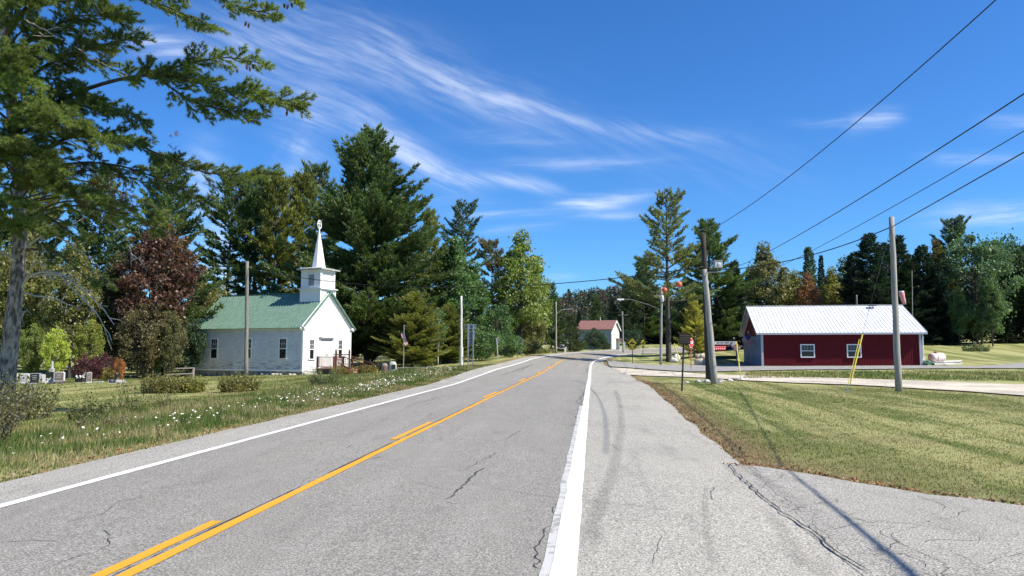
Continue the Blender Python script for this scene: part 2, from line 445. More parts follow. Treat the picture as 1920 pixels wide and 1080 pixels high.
def paint_mat(name, c, c2, thr=(.62, .8)):
    m, N, out = new_mat(name); p = geo_pos(N)
    n1 = N.ramp(N.noise(p, 6, 5, .7), *thr); n2 = N.ramp(N.noise(p, 60, 3, .75), .45, .72)
    cc = N.mix(N.math('MULTIPLY', n2, .3), c, c2); cc = N.mix(N.math('MULTIPLY', n1, .8), cc, (.24, .23, .21))
    bs = N.n('ShaderNodeBsdfPrincipled', ins={'Base Color': cc, 'Roughness': .7})
    b = N.n('ShaderNodeBump', ins={'Strength': .3, 'Distance': .006}); N.set(b.inputs['Height'], N.noise(p, 60, 3, .8)); N.set(bs.inputs['Normal'], b.outputs[0])
    N.set(out.inputs[0], bs.outputs[0]); return m
P_WHITE = paint_mat('white_road_paint', (.80, .80, .78), (.60, .60, .57))
P_YEL = paint_mat('yellow_road_paint', (.70, .33, .018), (.50, .24, .02), (.6, .85))
P_OLD = paint_mat('old_worn_paint', (.52, .51, .48), (.34, .33, .31), (.5, .6))
TAR = M('tar_crack', (.028, .027, .027), .7, c2=(.07, .068, .066), scale=20)

wl = lambda s: np.interp(s, [-20, 0, 15, 22, 50, 240], [.19, .20, .19, .17, .20, .2])
tag(link('edge_line', mk_mesh('edge_line', *strip('', -18, 234, OR - .01, wl, 0, .0085)), P_WHITE), kind='structure')
tag(link('worn_edge_line', mk_mesh('worn_edge_line', *strip('', -18, 22, OR - .14, .09, 0, .0045, jag=.006)), P_OLD), kind='structure')
tag(link('edge_line', mk_mesh('edge_line', *strip('', -18, 234, OL, .15, 0, .006)), P_WHITE), kind='structure')
tag(link('centre_line', mk_mesh('centre_line', *strip('', -18, 234, OY + .03, .125, 0, .006)), P_YEL), kind='structure')
# broken companion line on the left of the solid one, the photo's dashes at 0.5-10.5, 16-19.5, ...
dash = [strip('', a, b, OY - .165, .12, 0, .006, step=.25, seed=int(a + 30)) for a, b in [(-14, -10), (2.2, 7.6), (13.9, 17.2), (25.3, 28.6), (37.5, 41), (49.8, 53), (62, 65), (74, 77), (86, 89), (98, 101), (110, 113)]]
tag(link('dashed_centre_line', mk_mesh('dashed_centre_line', *join(dash)), P_YEL), kind='structure')
# tar seam between the centre lines
def wseam(seed, wmax=.035):
    r = np.random.RandomState(seed)
    return lambda s: np.clip(np.convolve(r.uniform(-.6, 1, len(s)), np.ones(9) / 3.4, 'same'), 0.0, 1) * wmax + .002
seam = [strip('', 0.5, 70, OY - .062, wseam(3), 0, .0035, step=.12, seed=4, jag=.004)]
tag(link('pavement_seam', mk_mesh('pavement_seam', *join(seam)), TAR), kind='structure')

# ---- cracks traced on the road by pixel (each a line on the pavement at its real place)
def road_hit(px, py):
    r = ray(px, py); lo, hi = 2.0, 200.0
    D = np.arange(2, 130, .1); t = D / r[1]; x = r[0] * t; z = H0 + r[2] * t
    # road height at nearest station
    i = ((x[:, None] - rx[None, :300]) ** 2 + (D[:, None] - ry[None, :300]) ** 2).argmin(1)
    off = (x - rx[i]) * np.cos(th[i]) - (D - ry[i]) * np.sin(th[i])
    k = np.where(z <= road_z(i, off))[0][0]
    return np.array([x[k], D[k], road_z(i[k:k + 1], off[k:k + 1])[0]])
def crack(pts, w=.012, jit=.03, seed=1, dz=.0022, sub=.06):
    r = np.random.RandomState(seed); P = [road_hit(*p) for p in pts]; out = []
    for a, b in zip(P[:-1], P[1:]):
        n = max(2, int(np.linalg.norm(b - a) / sub)); out += [a + (b - a) * k / n for k in range(n)]
    out.append(P[-1]); out = np.array(out); n = len(out)
    j = np.convolve(r.normal(0, jit, n), [.25, .5, .25], 'same')
    d = np.gradient(out, axis=0); d /= np.linalg.norm(d[:, :2], axis=1)[:, None] + 1e-9
    nn = np.stack([-d[:, 1], d[:, 0], 0 * d[:, 0]], 1)
    c = out + nn * j[:, None]; ww = w * np.clip(r.uniform(.3, 1.4, n), .2, 2)[:, None]; ww[0] *= .1; ww[-1] *= .1
    c[:, 2] += dz
    V = np.stack([c - nn * ww / 2, c + nn * ww / 2], 1).reshape(-1, 3)
    return V, [(2 * i, 2 * i + 1, 2 * i + 3, 2 * i + 2) for i in range(n - 1)]
cr = []
cr.append(crack([(835, 940), (850, 930), (868, 910), (885, 898), (893, 885), (908, 878)], .028, .03, 1))
cr.append(crack([(833, 941), (850, 945), (864, 947)], .012, .01, 2))
cr.append(crack([(862, 886), (880, 876), (898, 868), (905, 862), (918, 858), (930, 850)], .016, .03, 3))
cr.append(crack([(945, 825), (960, 817), (975, 808)], .02, .03, 4)); cr.append(crack([(862, 857), (875, 850), (885, 847)], .01, .02, 5))
cr.append(crack([(1010, 1072), (1000, 1060), (1008, 1045), (1018, 1010), (1030, 985)], .016, .035, 6))
cr.append(crack([(1036, 965), (1044, 945), (1042, 975)], .012, .03, 61))
for k, (a, b) in enumerate([((1078, 800), (1085, 770)), ((1082, 785), (1092, 745)), ((1085, 770), (1096, 730)), ((1091, 745), (1097, 735)), ((1098, 700), (1103, 688)), ((1079, 805), (1086, 788))]):
    cr.append(crack([a, b], .035, .14, 7 + k, sub=.25))
# shoulder / apron joint crack
joint = [(1368, 873), (1383, 893), (1405, 912), (1425, 930), (1445, 948), (1470, 968), (1500, 985), (1530, 1008), (1552, 1028), (1580, 1045), (1600, 1062), (1625, 1077)]
cr.append(crack(joint, .018, .012, 20, dz=.022)); cr.append(crack([(1383, 893), (1395, 900), (1420, 905), (1450, 925), (1480, 950), (1520, 985), (1560, 1020)], .008, .03, 21, dz=.034))
cr.append(crack([(1420, 905), (1460, 917), (1510, 930), (1560, 950)], .006, .04, 22, dz=.034)); cr.append(crack([(1510, 990), (1550, 1015), (1600, 1060)], .006, .03, 23, dz=.034))
cr.append(crack([(1440, 940), (1500, 960), (1570, 975), (1650, 990)], .005, .04, 24, dz=.034))
cr.append(crack([(50, 930), (75, 920), (90, 918)], .01, .01, 30)); cr.append(crack([(435, 830), (450, 823), (470, 820)], .01, .01, 31)); cr.append(crack([(430, 898), (465, 890), (500, 880)], .01, .012, 32)); cr.append(crack([(645, 842), (662, 835)], .02, .01, 33))
cr.append(crack([(0, 1022), (60, 1016), (110, 1018)], .01, .02, 34))
cr.append(crack([(760, 762), (800, 752), (835, 740)], .02, .06, 35)); cr.append(crack([(690, 765), (740, 757), (790, 752)], .015, .05, 36))
for k, (a, b) in enumerate([((942, 703), (958, 697)), ((958, 697), (975, 692)), ((950, 700), (965, 696)), ((966, 695), (985, 687)), ((975, 694), (998, 683)), ((695, 862), (715, 858))]):
    cr.append(crack([a, b], .05, .09, 40 + k, sub=.3))
cr.append(crack([(1110, 737), (1150, 738), (1195, 741)], .03, .02, 50)); cr.append(crack([(1165, 880), (1180, 870), (1200, 850), (1210, 845)], .006, .015, 51)); cr.append(crack([(1120, 711), (1130, 711.5)], .04, .01, 52))
cr.append(crack([(1250, 835), (1275, 830), (1290, 828)], .006, .02, 53)); cr.append(crack([(1220, 1060), (1232, 1030), (1240, 1005)], .006, .01, 54))
def walk(x, y, ang, n, w, seed, step=.09, turn=.35, lift=.047, on_ground=True):
    r = np.random.RandomState(seed); P = [(x, y)]
    for k in range(n):
        ang += r.normal(0, turn); ang *= 1.0; x += math.sin(ang) * step; y += math.cos(ang) * step; P.append((x, y)); ang -= (ang - a_mean[0]) * .25
    P = np.array(P); z = ground(P[:, 0], P[:, 1]) + lift; d = np.gradient(P, axis=0); d /= np.linalg.norm(d, axis=1)[:, None] + 1e-9; nn = np.stack([-d[:, 1], d[:, 0]], 1); ww = (w * r.uniform(.2, 1.3, len(P)))[:, None]
    V = np.stack([np.c_[P - nn * ww / 2, z], np.c_[P + nn * ww / 2, z]], 1).reshape(-1, 3)
    return V, [(2 * i, 2 * i + 1, 2 * i + 3, 2 * i + 2) for i in range(len(P) - 1)]
a_mean = [0]; rc = np.random.RandomState(55)
for k in range(34):      # alligator cracking across the apron beside the joint
    y0 = rc.uniform(4.2, 9.8); x0 = 2.3 + (10.2 - y0) * -.02 + abs(rc.normal(0, .9)) + .5; a_mean[0] = rc.choice([-.15, 1.2, 1.9, .4]); cr.append(walk(x0, y0, a_mean[0], rc.randint(5, 16), .006, 300 + k))
for k in range(16):      # fine cracks of the shoulder and lanes
    s0 = rc.uniform(3.5, 26); o0 = rc.choice([rc.uniform(3.5, 5.2), rc.uniform(-2.6, 2.6)]); p0 = road_pt(np.array([s0]), np.array([o0]))[0]; a_mean[0] = rc.choice([.12, 1.55, 1.7]); cr.append(walk(p0[0], p0[1], a_mean[0], rc.randint(6, 22), .005 + s0 * .0003, 400 + k, lift=.041 + s0 * .0007))
tag(link('pavement_cracks', mk_mesh('pavement_cracks', *join(cr)), TAR), kind='structure')

# ---- faint rubber marks: strips of darker worn asphalt
def mark_mat(name, a, col=(.09, .088, .085)):
    m, N, out = new_mat(name); p = geo_pos(N)
    uv = N.n('ShaderNodeUVMap').outputs[0]; u = N.n('ShaderNodeSeparateXYZ', ins={0: uv}).outputs[0]; v = N.n('ShaderNodeSeparateXYZ', ins={0: uv}).outputs[1]
    f = N.math('MULTIPLY', N.ramp(N.math('ABSOLUTE', u), .35, 1.0, 1, 0), N.ramp(N.noise(p, 30, 4, .8), .3, .65, .25, 1))
    f = N.math('MULTIPLY', f, N.ramp(N.math('ABSOLUTE', v), .6, 1.0, 1, 0)); f = N.math('MULTIPLY', f, a)
    d = N.n('ShaderNodeBsdfDiffuse', ins={'Color': col}); t = N.n('ShaderNodeBsdfTransparent')
    mx = N.n('ShaderNodeMixShader', ins={0: f}); N.set(mx.inputs[1], t.outputs[0]); N.set(mx.inputs[2], d.outputs[0]); N.set(out.inputs[0], mx.outputs[0]); return m
def smear(pts, w, dz=.003):
    P = []; Q = [road_hit(*p) for p in pts]
    for a, b in zip(Q[:-1], Q[1:]): P += [a + (b - a) * k / 6 for k in range(6)]
    P.append(Q[-1]); P = np.array(P)
    for _ in range(4): P[1:-1] = (P[:-2] + 2 * P[1:-1] + P[2:]) / 4
    n = len(P); d = np.gradient(P, axis=0); d /= np.linalg.norm(d[:, :2], axis=1)[:, None]
    nn = np.stack([-d[:, 1], d[:, 0], 0 * d[:, 0]], 1); P[:, 2] += dz
    ww = np.interp(np.linspace(0, 1, n), np.linspace(0, 1, len(w)), w)[:, None] if isinstance(w, list) else w
    V = np.stack([P - nn * ww / 2, P, P + nn * ww / 2], 1).reshape(-1, 3)
    vv = np.linspace(-1, 1, n); UV = np.stack([np.tile([-1, 0, 1], n), np.repeat(vv, 3)], 1)
    F = []
    for i in range(n - 1):
        F += [(3 * i, 3 * i + 1, 3 * i + 4, 3 * i + 3), (3 * i + 1, 3 * i + 2, 3 * i + 5, 3 * i + 4)]
    return V, F, UV
def add_smears(name, lst, m):
    V = []; F = []; U = []
    for k, (p, w, dz) in enumerate(lst):
        v, f, u = smear(p, w, dz + k * .0006); n = len(V); V += [tuple(x) for x in v]; F += [tuple(i + n for i in g) for g in f]; U += [tuple(x) for x in u]
    tag(link(name, mk_mesh(name, V, F, False, U), m), kind='structure')
add_smears('tyre_marks', [
    ([(1112, 702), (1135, 712), (1153, 730), (1162, 755), (1166, 790), (1160, 840), (1145, 900), (1122, 960), (1105, 1020), (1095, 1079)], .22, .012),
    ([(910, 915), (1000, 930), (1055, 938)], .09, .012), ([(1095, 942), (1150, 949), (1220, 957), (1265, 963)], .10, .012),
    ([(1100, 697), (1140, 700), (1175, 702)], .25, .014), ([(1172, 683), (1178, 690), (1170, 697)], .3, .015),
    ([(1190, 684), (1195, 692), (1180, 702)], .3, .015),
    ([(1140, 980), (1200, 982), (1260, 980)], .05, .012), ([(1230, 908), (1300, 916), (1380, 928), (1410, 935)], .05, .012),
    ([(1440, 960), (1470, 1000), (1500, 1050), (1520, 1079)], .12, .034), ([(1325, 905), (1322, 960), (1330, 1020), (1345, 1079)], .10, .012),
    ([(740, 910), (770, 905), (800, 915), (850, 925)], .09, .012)], mark_mat('rubber_marks', .18))

# ---- apron at lower right
ys = np.arange(-9, 11.05, .25)
def apx(y): return np.interp(y, [-9, 5.0, 5.6, 6.5, 7.76, 8.66, 10.1, 10.95], [20, 19, 13.5, 8.4, 5.5, 4.6, 3.75, 2.98])
r = np.random.RandomState(9); V = []; ncx = 26
for k, y in enumerate(ys):
    s = (y - ry[0]) / math.cos(th[0]) - 20
    # road right edge at this y
    e = road_pt(np.array([y / math.cos(th[0]) + .6]), np.array([float(redge(max(y, 0)))]))[0]; x0 = e[0] - .3
    x1 = max(apx(y), x0 + .02) + r.normal(0, .04)
    for j in range(ncx):
        x = x0 + (x1 - x0) * (j / (ncx - 1)) ** 1.3; V.append((x, y, 0))
V = np.array(V); V[:, 2] = ground(V[:, 0], V[:, 1]) + .042
F = [(i * ncx + j, i * ncx + j + 1, (i + 1) * ncx + j + 1, (i + 1) * ncx + j) for i in range(len(ys) - 1) for j in range(ncx - 1)]
tag(link('driveway_apron', mk_mesh('driveway_apron', V, F, True), A_APRON), kind='structure')

# ---- side roads draped over the terrain between two traced edges
def drape(name, top, bot, m, dz=.05, n=90, k=7, seed=2):
    top = np.array(top, float); bot = np.array(bot, float)
    u = np.linspace(0, 1, n)
    T = np.stack([np.interp(u, np.linspace(0, 1, len(top)), top[:, c]) for c in (0, 1)], 1)
    B = np.stack([np.interp(u, np.linspace(0, 1, len(bot)), bot[:, c]) for c in (0, 1)], 1)
    r = np.random.RandomState(seed); V = []
    a = np.array([hit(*p) for p in T]); b = np.array([hit(*p) for p in B])
    for _ in range(3):
        a[1:-1] = (a[:-2] + 2 * a[1:-1] + a[2:]) / 4; b[1:-1] = (b[:-2] + 2 * b[1:-1] + b[2:]) / 4
    a[:, 1] += r.normal(0, .12, n); b[:, 1] += r.normal(0, .08, n)
    for i in range(n):
        for j in range(k): V.append(a[i] + (b[i] - a[i]) * j / (k - 1))
    V = np.array(V); V[:, 2] = ground(V[:, 0], V[:, 1]) + dz + V[:, 1] * .0003
    F = [(i * k + j, (i + 1) * k + j, (i + 1) * k + j + 1, i * k + j + 1) for i in range(n - 1) for j in range(k - 1)]
    return tag(link(name, mk_mesh(name, V, F, True), m), kind='structure')
drape('side_road', [(1138, 676.5), (1151, 678), (1196, 683.5), (1239, 685.5), (1275, 685), (1340, 684.5), (1397, 684), (1430, 686), (1560, 687), (1724, 686), (1760, 687), (1830, 688.3), (1892, 684), (1950, 678), (2150, 677)],
      [(1142, 688), (1150, 689), (1185, 691), (1230, 694.5), (1290, 698), (1346, 698), (1402, 696.5), (1496, 694.5), (1580, 694), (1660, 693.5), (1724, 692.5), (1790, 692), (1850, 691.8), (1950, 692), (2150, 694)], A_SIDE, .055, seed=4)
GRAVEL = M('pale_gravel', (.52, .47, .39), .95, c2=(.36, .32, .26), scale=1.2, bump=.5, bscale=40, lo=.4, hi=.7)
A_MIXED = mat_asphalt('sandy_asphalt', (.66, .575, .45), (.50, .44, .355), False)
drape('gravel_lane', [(1146, 690), (1160, 691), (1200, 694), (1271, 699), (1327, 703), (1402, 705.6), (1496, 708.4), (1600, 711.5), (1700, 715), (1800, 718), (1920, 723), (2200, 733)],
      [(1152, 702), (1168, 703), (1200, 705.5), (1271, 707.5), (1327, 710), (1399, 715), (1496, 720), (1600, 723), (1700, 729), (1800, 734.5), (1920, 744), (2200, 766)], A_MIXED, .04, seed=5)
drape('concrete_pad', [(1745, 680.5), (1803, 678.5)], [(1748, 682.5), (1803, 681.3)], M('concrete', (.62, .60, .56), .9), .16, n=10, k=3)
#@@PART2
# ------------------------------------------------------------------ camera, sun, sky
cam = bpy.data.cameras.new('camera'); co = bpy.data.objects.new('camera', cam); COL.objects.link(co)
cam.sensor_width = 36; cam.lens = FP / 1920 * 36; cam.clip_end = 6000; cam.clip_start = .05
co.location = (0, 0, H0); co.rotation_euler = (PI / 2 + PITCH, 0, 0); SC.camera = co
SUN_EL = math.radians(47); SUN_AZ = math.radians(111.5)      # azimuth clockwise from +Y
sd = Vector((math.sin(SUN_AZ) * math.cos(SUN_EL), math.cos(SUN_AZ) * math.cos(SUN_EL), math.sin(SUN_EL)))
sl = bpy.data.lights.new('sun', 'SUN'); sl.energy = 5.0; sl.angle = math.radians(.5); sl.color = (1, .93, .80)
so = bpy.data.objects.new('sun', sl); COL.objects.link(so); so.rotation_euler = (-sd).to_track_quat('-Z', 'Y').to_euler(); so.location = (60, -10, 60)
SC.view_settings.view_transform = 'Standard'; SC.view_settings.look = 'None'; SC.view_settings.exposure = .60; SC.view_settings.gamma = 1
SC.cycles.max_bounces = 5; SC.cycles.diffuse_bounces = 2; SC.cycles.glossy_bounces = 2; SC.cycles.transmission_bounces = 2; SC.cycles.transparent_max_bounces = 6

def build_world():
    w = bpy.data.worlds.new('World'); SC.world = w; w.use_nodes = True; w.cycles.sampling_method = 'MANUAL'; w.cycles.sample_map_resolution = 256; w.node_tree.nodes.clear(); N = NT(w.node_tree)
    out = N.n('ShaderNodeOutputWorld'); bg = N.n('ShaderNodeBackground'); bg.inputs['Strength'].default_value = .092
    sky = N.n('ShaderNodeTexSky', sky_type='NISHITA'); sky.sun_disc = False; sky.sun_elevation = SUN_EL; sky.sun_rotation = SUN_AZ
    sky.air_density = 1.0; sky.dust_density = .6; sky.ozone_density = 3.0; sky.altitude = 400
    dr = N.n('ShaderNodeTexCoord').outputs['Generated']
    sp = N.n('ShaderNodeSeparateXYZ', ins={0: dr}); x, y, z = sp.outputs
    yy = N.math('MAXIMUM', y, .05); u = N.math('DIVIDE', x, yy); v = N.math('DIVIDE', z, yy)
    cv = N.n('ShaderNodeCombineXYZ', ins={0: u, 1: v}).outputs[0]
    # warp for wispy edges
    wn = N.n('ShaderNodeTexNoise'); wn.noise_dimensions = '2D'; N.set(wn.inputs['Vector'], cv); wn.inputs['Scale'].default_value = 4; wn.inputs['Detail'].default_value = 2
    wv = N.n('ShaderNodeVectorMath', operation='MULTIPLY_ADD'); N.set(wv.inputs[0], wn.outputs['Color']); wv.inputs[1].default_value = (.05, .03, 0); N.set(wv.inputs[2], cv)
    wv2 = N.n('ShaderNodeVectorMath', operation='SUBTRACT'); N.set(wv2.inputs[0], wv.outputs[0]); wv2.inputs[1].default_value = (.025, .015, 0)
    cw = wv2.outputs[0]; s2 = N.n('ShaderNodeSeparateXYZ', ins={0: cw}); U, Vv = s2.outputs[0], s2.outputs[1]
    nA = N.noise(N.mapping(cw, scale=(1, 1, 1), rot=(0, 0, math.radians(26))), 1, 1, .5)
    def streak(ang, a, b, det=6, rough=.62):
        # Mapping rotates after scaling, so build the rotated coordinates by hand
        ca, sa = math.cos(ang), math.sin(ang)
        p = N.math('ADD', N.math('MULTIPLY', U, ca * a), N.math('MULTIPLY', Vv, sa * a))
        r_ = N.math('ADD', N.math('MULTIPLY', U, -sa * b), N.math('MULTIPLY', Vv, ca * b))
        return N.noise(N.n('ShaderNodeCombineXYZ', ins={0: p, 1: r_}).outputs[0], 1.0, det, rough, '2D')
    sA = N.ramp(streak(math.radians(-27), 4, 20, 5, .55), .15, .85); sB = N.ramp(streak(math.radians(3), 5, 30, 5, .55), .2, .8); sC = N.ramp(streak(math.radians(70), 5, 12, 5, .55), .15, .85)
    bands = [  # x1,y1,x2,y2,width,strength,texture
        (430, 70, 700, 130, 60, .55, 'A'), (420, 20, 640, 230, 80, .42, 'A'), (560, -10, 760, 70, 34, .5, 'A'), (640, 45, 850, 135, 26, .62, 'A'), (800, 125, 1060, 225, 30, .80, 'A'), (1030, 215, 1330, 258, 17, .40, 'A'),
        (560, 200, 545, 335, 42, .85, 'C'), (640, 190, 790, 300, 32, .72, 'A'), (720, 270, 870, 335, 26, .85, 'A'), (840, 320, 1030, 350, 14, .75, 'A'),
        (850, 245, 1050, 262, 13, .38, 'B'), (900, 308, 1215, 292, 11, .50, 'B'), (1040, 385, 1225, 355, 15, .90, 'B'), (1050, 402, 1215, 392, 8, .5, 'B'),
        (860, 402, 1020, 399, 7, .55, 'B'), (930, 432, 1050, 424, 8, .5, 'B'), (800, 380, 940, 384, 12, .3, 'B'), (1480, 230, 1650, 233, 8, .55, 'B'), (1625, 236, 1700, 212, 18, .72, 'B'),
        (1770, 302, 1930, 296, 12, .55, 'B'), (1780, 408, 1990, 405, 22, .75, 'B'), (1900, 230, 1990, 225, 16, .5, 'B'), (390, 345, 430, 560, 46, .95, 'C'), (250, 60, 330, 90, 28, .7, 'B'), (1020, 525, 1090, 520, 8, .35, 'B'),
        (700, 100, 980, 190, 80, .22, 'A'), (1100, 250, 1500, 330, 60, .10, 'A')]
    tot = None; fA = N.ramp(streak(math.radians(-24), 9, 75, 6, .6), .3, .7, .35, 1.3); fB = N.ramp(streak(math.radians(4), 9, 90, 6, .6), .3, .7, .4, 1.3)
    T = dict(A=N.math('MULTIPLY', sA, fA), B=N.math('MULTIPLY', sB, fB), C=N.math('MULTIPLY', sC, fA))
    for (x1, y1, x2, y2, wd, st, tx) in bands:
        a = np.array([(x1 - 960) / FP, (655 - y1) / FP]); b = np.array([(x2 - 960) / FP, (655 - y2) / FP]); c = (a + b) / 2; d = b - a; L = np.linalg.norm(d) / 2; d = d / (2 * L); wv_ = wd / FP
        # t = ((U,V)-c).d / (L+w) ; n = ((U,V)-c).perp / w
        k1 = 1 / (L + wv_); t = N.math('ADD', N.math('MULTIPLY', U, d[0] * k1), N.math('MULTIPLY_ADD', Vv, d[1] * k1, -(c @ d) * k1))
        k2 = 1 / wv_; pn = np.array([-d[1], d[0]]); n = N.math('ADD', N.math('MULTIPLY', U, pn[0] * k2), N.math('MULTIPLY_ADD', Vv, pn[1] * k2, -(c @ pn) * k2))
        t2 = N.math('POWER', N.math('ABSOLUTE', t), 3.0); e = N.math('ADD', t2, N.math('MULTIPLY', n, n))
        g = N.math('MULTIPLY', N.math('EXPONENT', N.math('MULTIPLY', e, -1.1)), T[tx]); g = N.math('MULTIPLY', g, st)
        tot = g if tot is None else N.math('SUBTRACT', 1.0, N.math('MULTIPLY', N.math('SUBTRACT', 1.0, tot), N.math('SUBTRACT', 1.0, g)))
    front = N.ramp(y, .05, .2); tot = N.math('MULTIPLY', tot, front)
    far = N.math('MULTIPLY', N.ramp(N.noise(N.mapping(dr, scale=(2, 2, 9)), 1.6, 6, .6), .55, .8), N.ramp(y, .25, -.1)); far = N.math('MULTIPLY', far, .2)
    tot = N.math('MAXIMUM', tot, far)
    hs = N.n('ShaderNodeHueSaturation', ins={'Color': sky.outputs[0], 'Saturation': SKY_SAT, 'Value': SKY_VAL})
    hs.inputs['Hue'].default_value = .5
    tint = N.mix(1.0, hs.outputs[0], SKY_TINT, 'MULTIPLY')
    c = N.mix(N.math('MULTIPLY', tot, .58), tint, (7.4, 8.0, 9.2, 1))
    N.set(bg.inputs[0], c); N.set(out.inputs[0], bg.outputs[0])
SKY_SAT = 1.15; SKY_VAL = 1.0; SKY_TINT = (.50, .90, 1.30, 1)
build_world()

# ------------------------------------------------------------------ materials
def wood_mat(name, c, c2, s=(12, 12, .8), rough=.9, bump=.5): return M(name, c, rough, c2=c2, scale=1.5, stretch=s, bump=bump, bscale=3)
BARK_GREY = M('grey_pine_bark', (.38, .31, .24), .95, c2=(.09, .07, .054), scale=3.0, stretch=(3, 3, .9), bump=1.0, bscale=9, lo=.4, hi=.6)
BARK = M('bark', (.10, .085, .07), .95, c2=(.045, .038, .032), scale=4, stretch=(2, 2, .6), bump=.6)
BIRCH = M('birch_bark', (.62, .60, .55), .8, c2=(.12, .11, .10), scale=3, stretch=(1, 1, 3), lo=.5, hi=.65)
TWIG = M('bare_twigs', (.24, .205, .17), .95, c2=(.13, .11, .09), scale=6)
POLE_G = wood_mat('weathered_grey_pole', (.26, .245, .22), (.13, .12, .105), (25, 25, .5))
POLE_L = wood_mat('pale_pole_wood', (.42, .40, .36), (.22, .205, .18), (22, 22, .5))
POLE_D = wood_mat('dark_creosote_pole', (.075, .058, .045), (.03, .025, .02), (25, 25, .5))
WHITE = M('white_paint', (.80, .80, .78), .6, c2=(.66, .65, .62), scale=3, lo=.5, hi=.8)
def clap_mat():
    m, N, out = new_mat('peeling_white_clapboard'); p = obj_pos(N)
    n1 = N.ramp(N.noise(N.mapping(p, scale=(.7, .7, 9)), 1.6, 5, .7), .50, .56)
    z = N.n('ShaderNodeSeparateXYZ', ins={0: p}).outputs[2]
    low = N.ramp(z, .2, 1.5, 1, .22); f = N.math('MULTIPLY', n1, low)
    dirt = N.noise(p, 1.1, 4, .6)
    c = N.mix(N.ramp(dirt, .35, .75), (.73, .73, .71, 1), (.60, .605, .60, 1)); c = N.mix(f, c, (.13, .12, .11, 1))
    bs = N.n('ShaderNodeBsdfPrincipled', ins={'Base Color': c, 'Roughness': .7}); N.set(out.inputs[0], bs.outputs[0]); return m
CLAP = clap_mat()
GREENROOF = M('green_metal_roof', (.12, .21, .155), .45, c2=(.165, .255, .20), scale=2.5)
STONE = M('field_stone', (.33, .31, .28), .9, c2=(.15, .14, .125), scale=3, bump=1, lo=.4, hi=.6)
GLASS = M('dark_window_glass', (.012, .014, .017), .08)
def glass():
    m, N, out = new_mat('window_pane_glass'); bs = N.n('ShaderNodeBsdfPrincipled', ins={'Base Color': (.012, .015, .018, 1), 'Roughness': .06}); bs.inputs['Specular IOR Level'].default_value = .6
    N.set(out.inputs[0], bs.outputs[0]); return m
GLASS = glass()
BROWNWD = M('brown_stained_wood', (.16, .055, .035), .7, c2=(.09, .035, .025), scale=5)
STEPWD = M('reddish_step_boards', (.45, .24, .17), .8, c2=(.32, .17, .12), scale=4)
SKIRT = M('dark_lattice_skirt', (.055, .035, .03), .9)
GALV = M('galvanised_steel', (.42, .44, .46), .45, metal=.6, c2=(.32, .34, .36), scale=5)
SIGNBACK = M('sign_back_aluminium', (.17, .19, .21), .6, metal=.3)
REDBARN = M('dark_red_steel_siding', (.115, .007, .011), .6, c2=(.095, .006, .009), scale=1.5)
REDBARN.node_tree.nodes['Principled BSDF'].inputs['Specular IOR Level'].default_value = .15
WHROOF = M('white_metal_roof', (.80, .80, .80), .4, c2=(.66, .66, .67), scale=1.2, stretch=(2.5, .5, .5))
GREYTRIM = M('grey_metal_trim', (.42, .43, .45), .5)
BLUEDOOR = M('slate_blue_boards', (.13, .215, .31), .6, c2=(.09, .155, .235), scale=2, stretch=(1, 1, .3))
BLACK = M('black_metal', (.02, .02, .02), .5)
WIRE = M('black_cable', (.018, .017, .017), .6)
ORANGE = M('orange_marker_ball', (.60, .12, .045), .5)
YELG = M('yellow_guy_guard', (.85, .66, .06), .5, c2=(.75, .60, .14), scale=3)
REDP = M('red_sign_face', (.62, .02, .03), .45); REDPOST = M('red_reflective_post', (.55, .10, .07), .5)
YSIGN = M('yellow_sign_face', (.88, .62, .03), .45); OSIGN = M('amber_sign_face', (.70, .36, .03), .5)
CONC = M('concrete_white', (.66, .65, .62), .85, c2=(.52, .51, .49), scale=3)
BRICKROOF = M('brick_red_shingles', (.27, .125, .10), .85, c2=(.20, .095, .08), scale=2, stretch=(1, 1, 3))
GREYWALL = M('grey_house_siding', (.30, .33, .33), .8); PINKP = M('faded_pink_cloth', (.75, .38, .38), .8, c2=(.62, .25, .28), scale=6)
FLAGR = M('flag_red', (.30, .03, .04), .8); FLAGW = M('flag_white', (.48, .46, .45), .8); FLAGB = M('flag_blue', (.03, .045, .16), .8)
BOULDER = M('sandy_boulder', (.62, .54, .42), .9, c2=(.44, .37, .28), scale=2, bump=.6); WROCK = M('white_painted_rock', (.72, .70, .66), .9, c2=(.5, .48, .44), scale=5, bump=.6)
GRANG = M('grey_granite', (.42, .42, .41), .55, c2=(.33, .33, .33), scale=25); GRAND = M('black_polished_granite', (.018, .018, .02), .3); GRANB = M('brown_granite', (.17, .13, .115), .5, c2=(.12, .09, .08), scale=20)
GRANW = M('white_marble', (.72, .71, .68), .6, c2=(.6, .59, .56), scale=8)

LEAF = leaf_mat('leaves', None, .40, .45)
NEEDLE = leaf_mat('pine_needles', None, .40, .42, warm=(1.7, 1.2, .5), warmth=.35, nscale=.35)

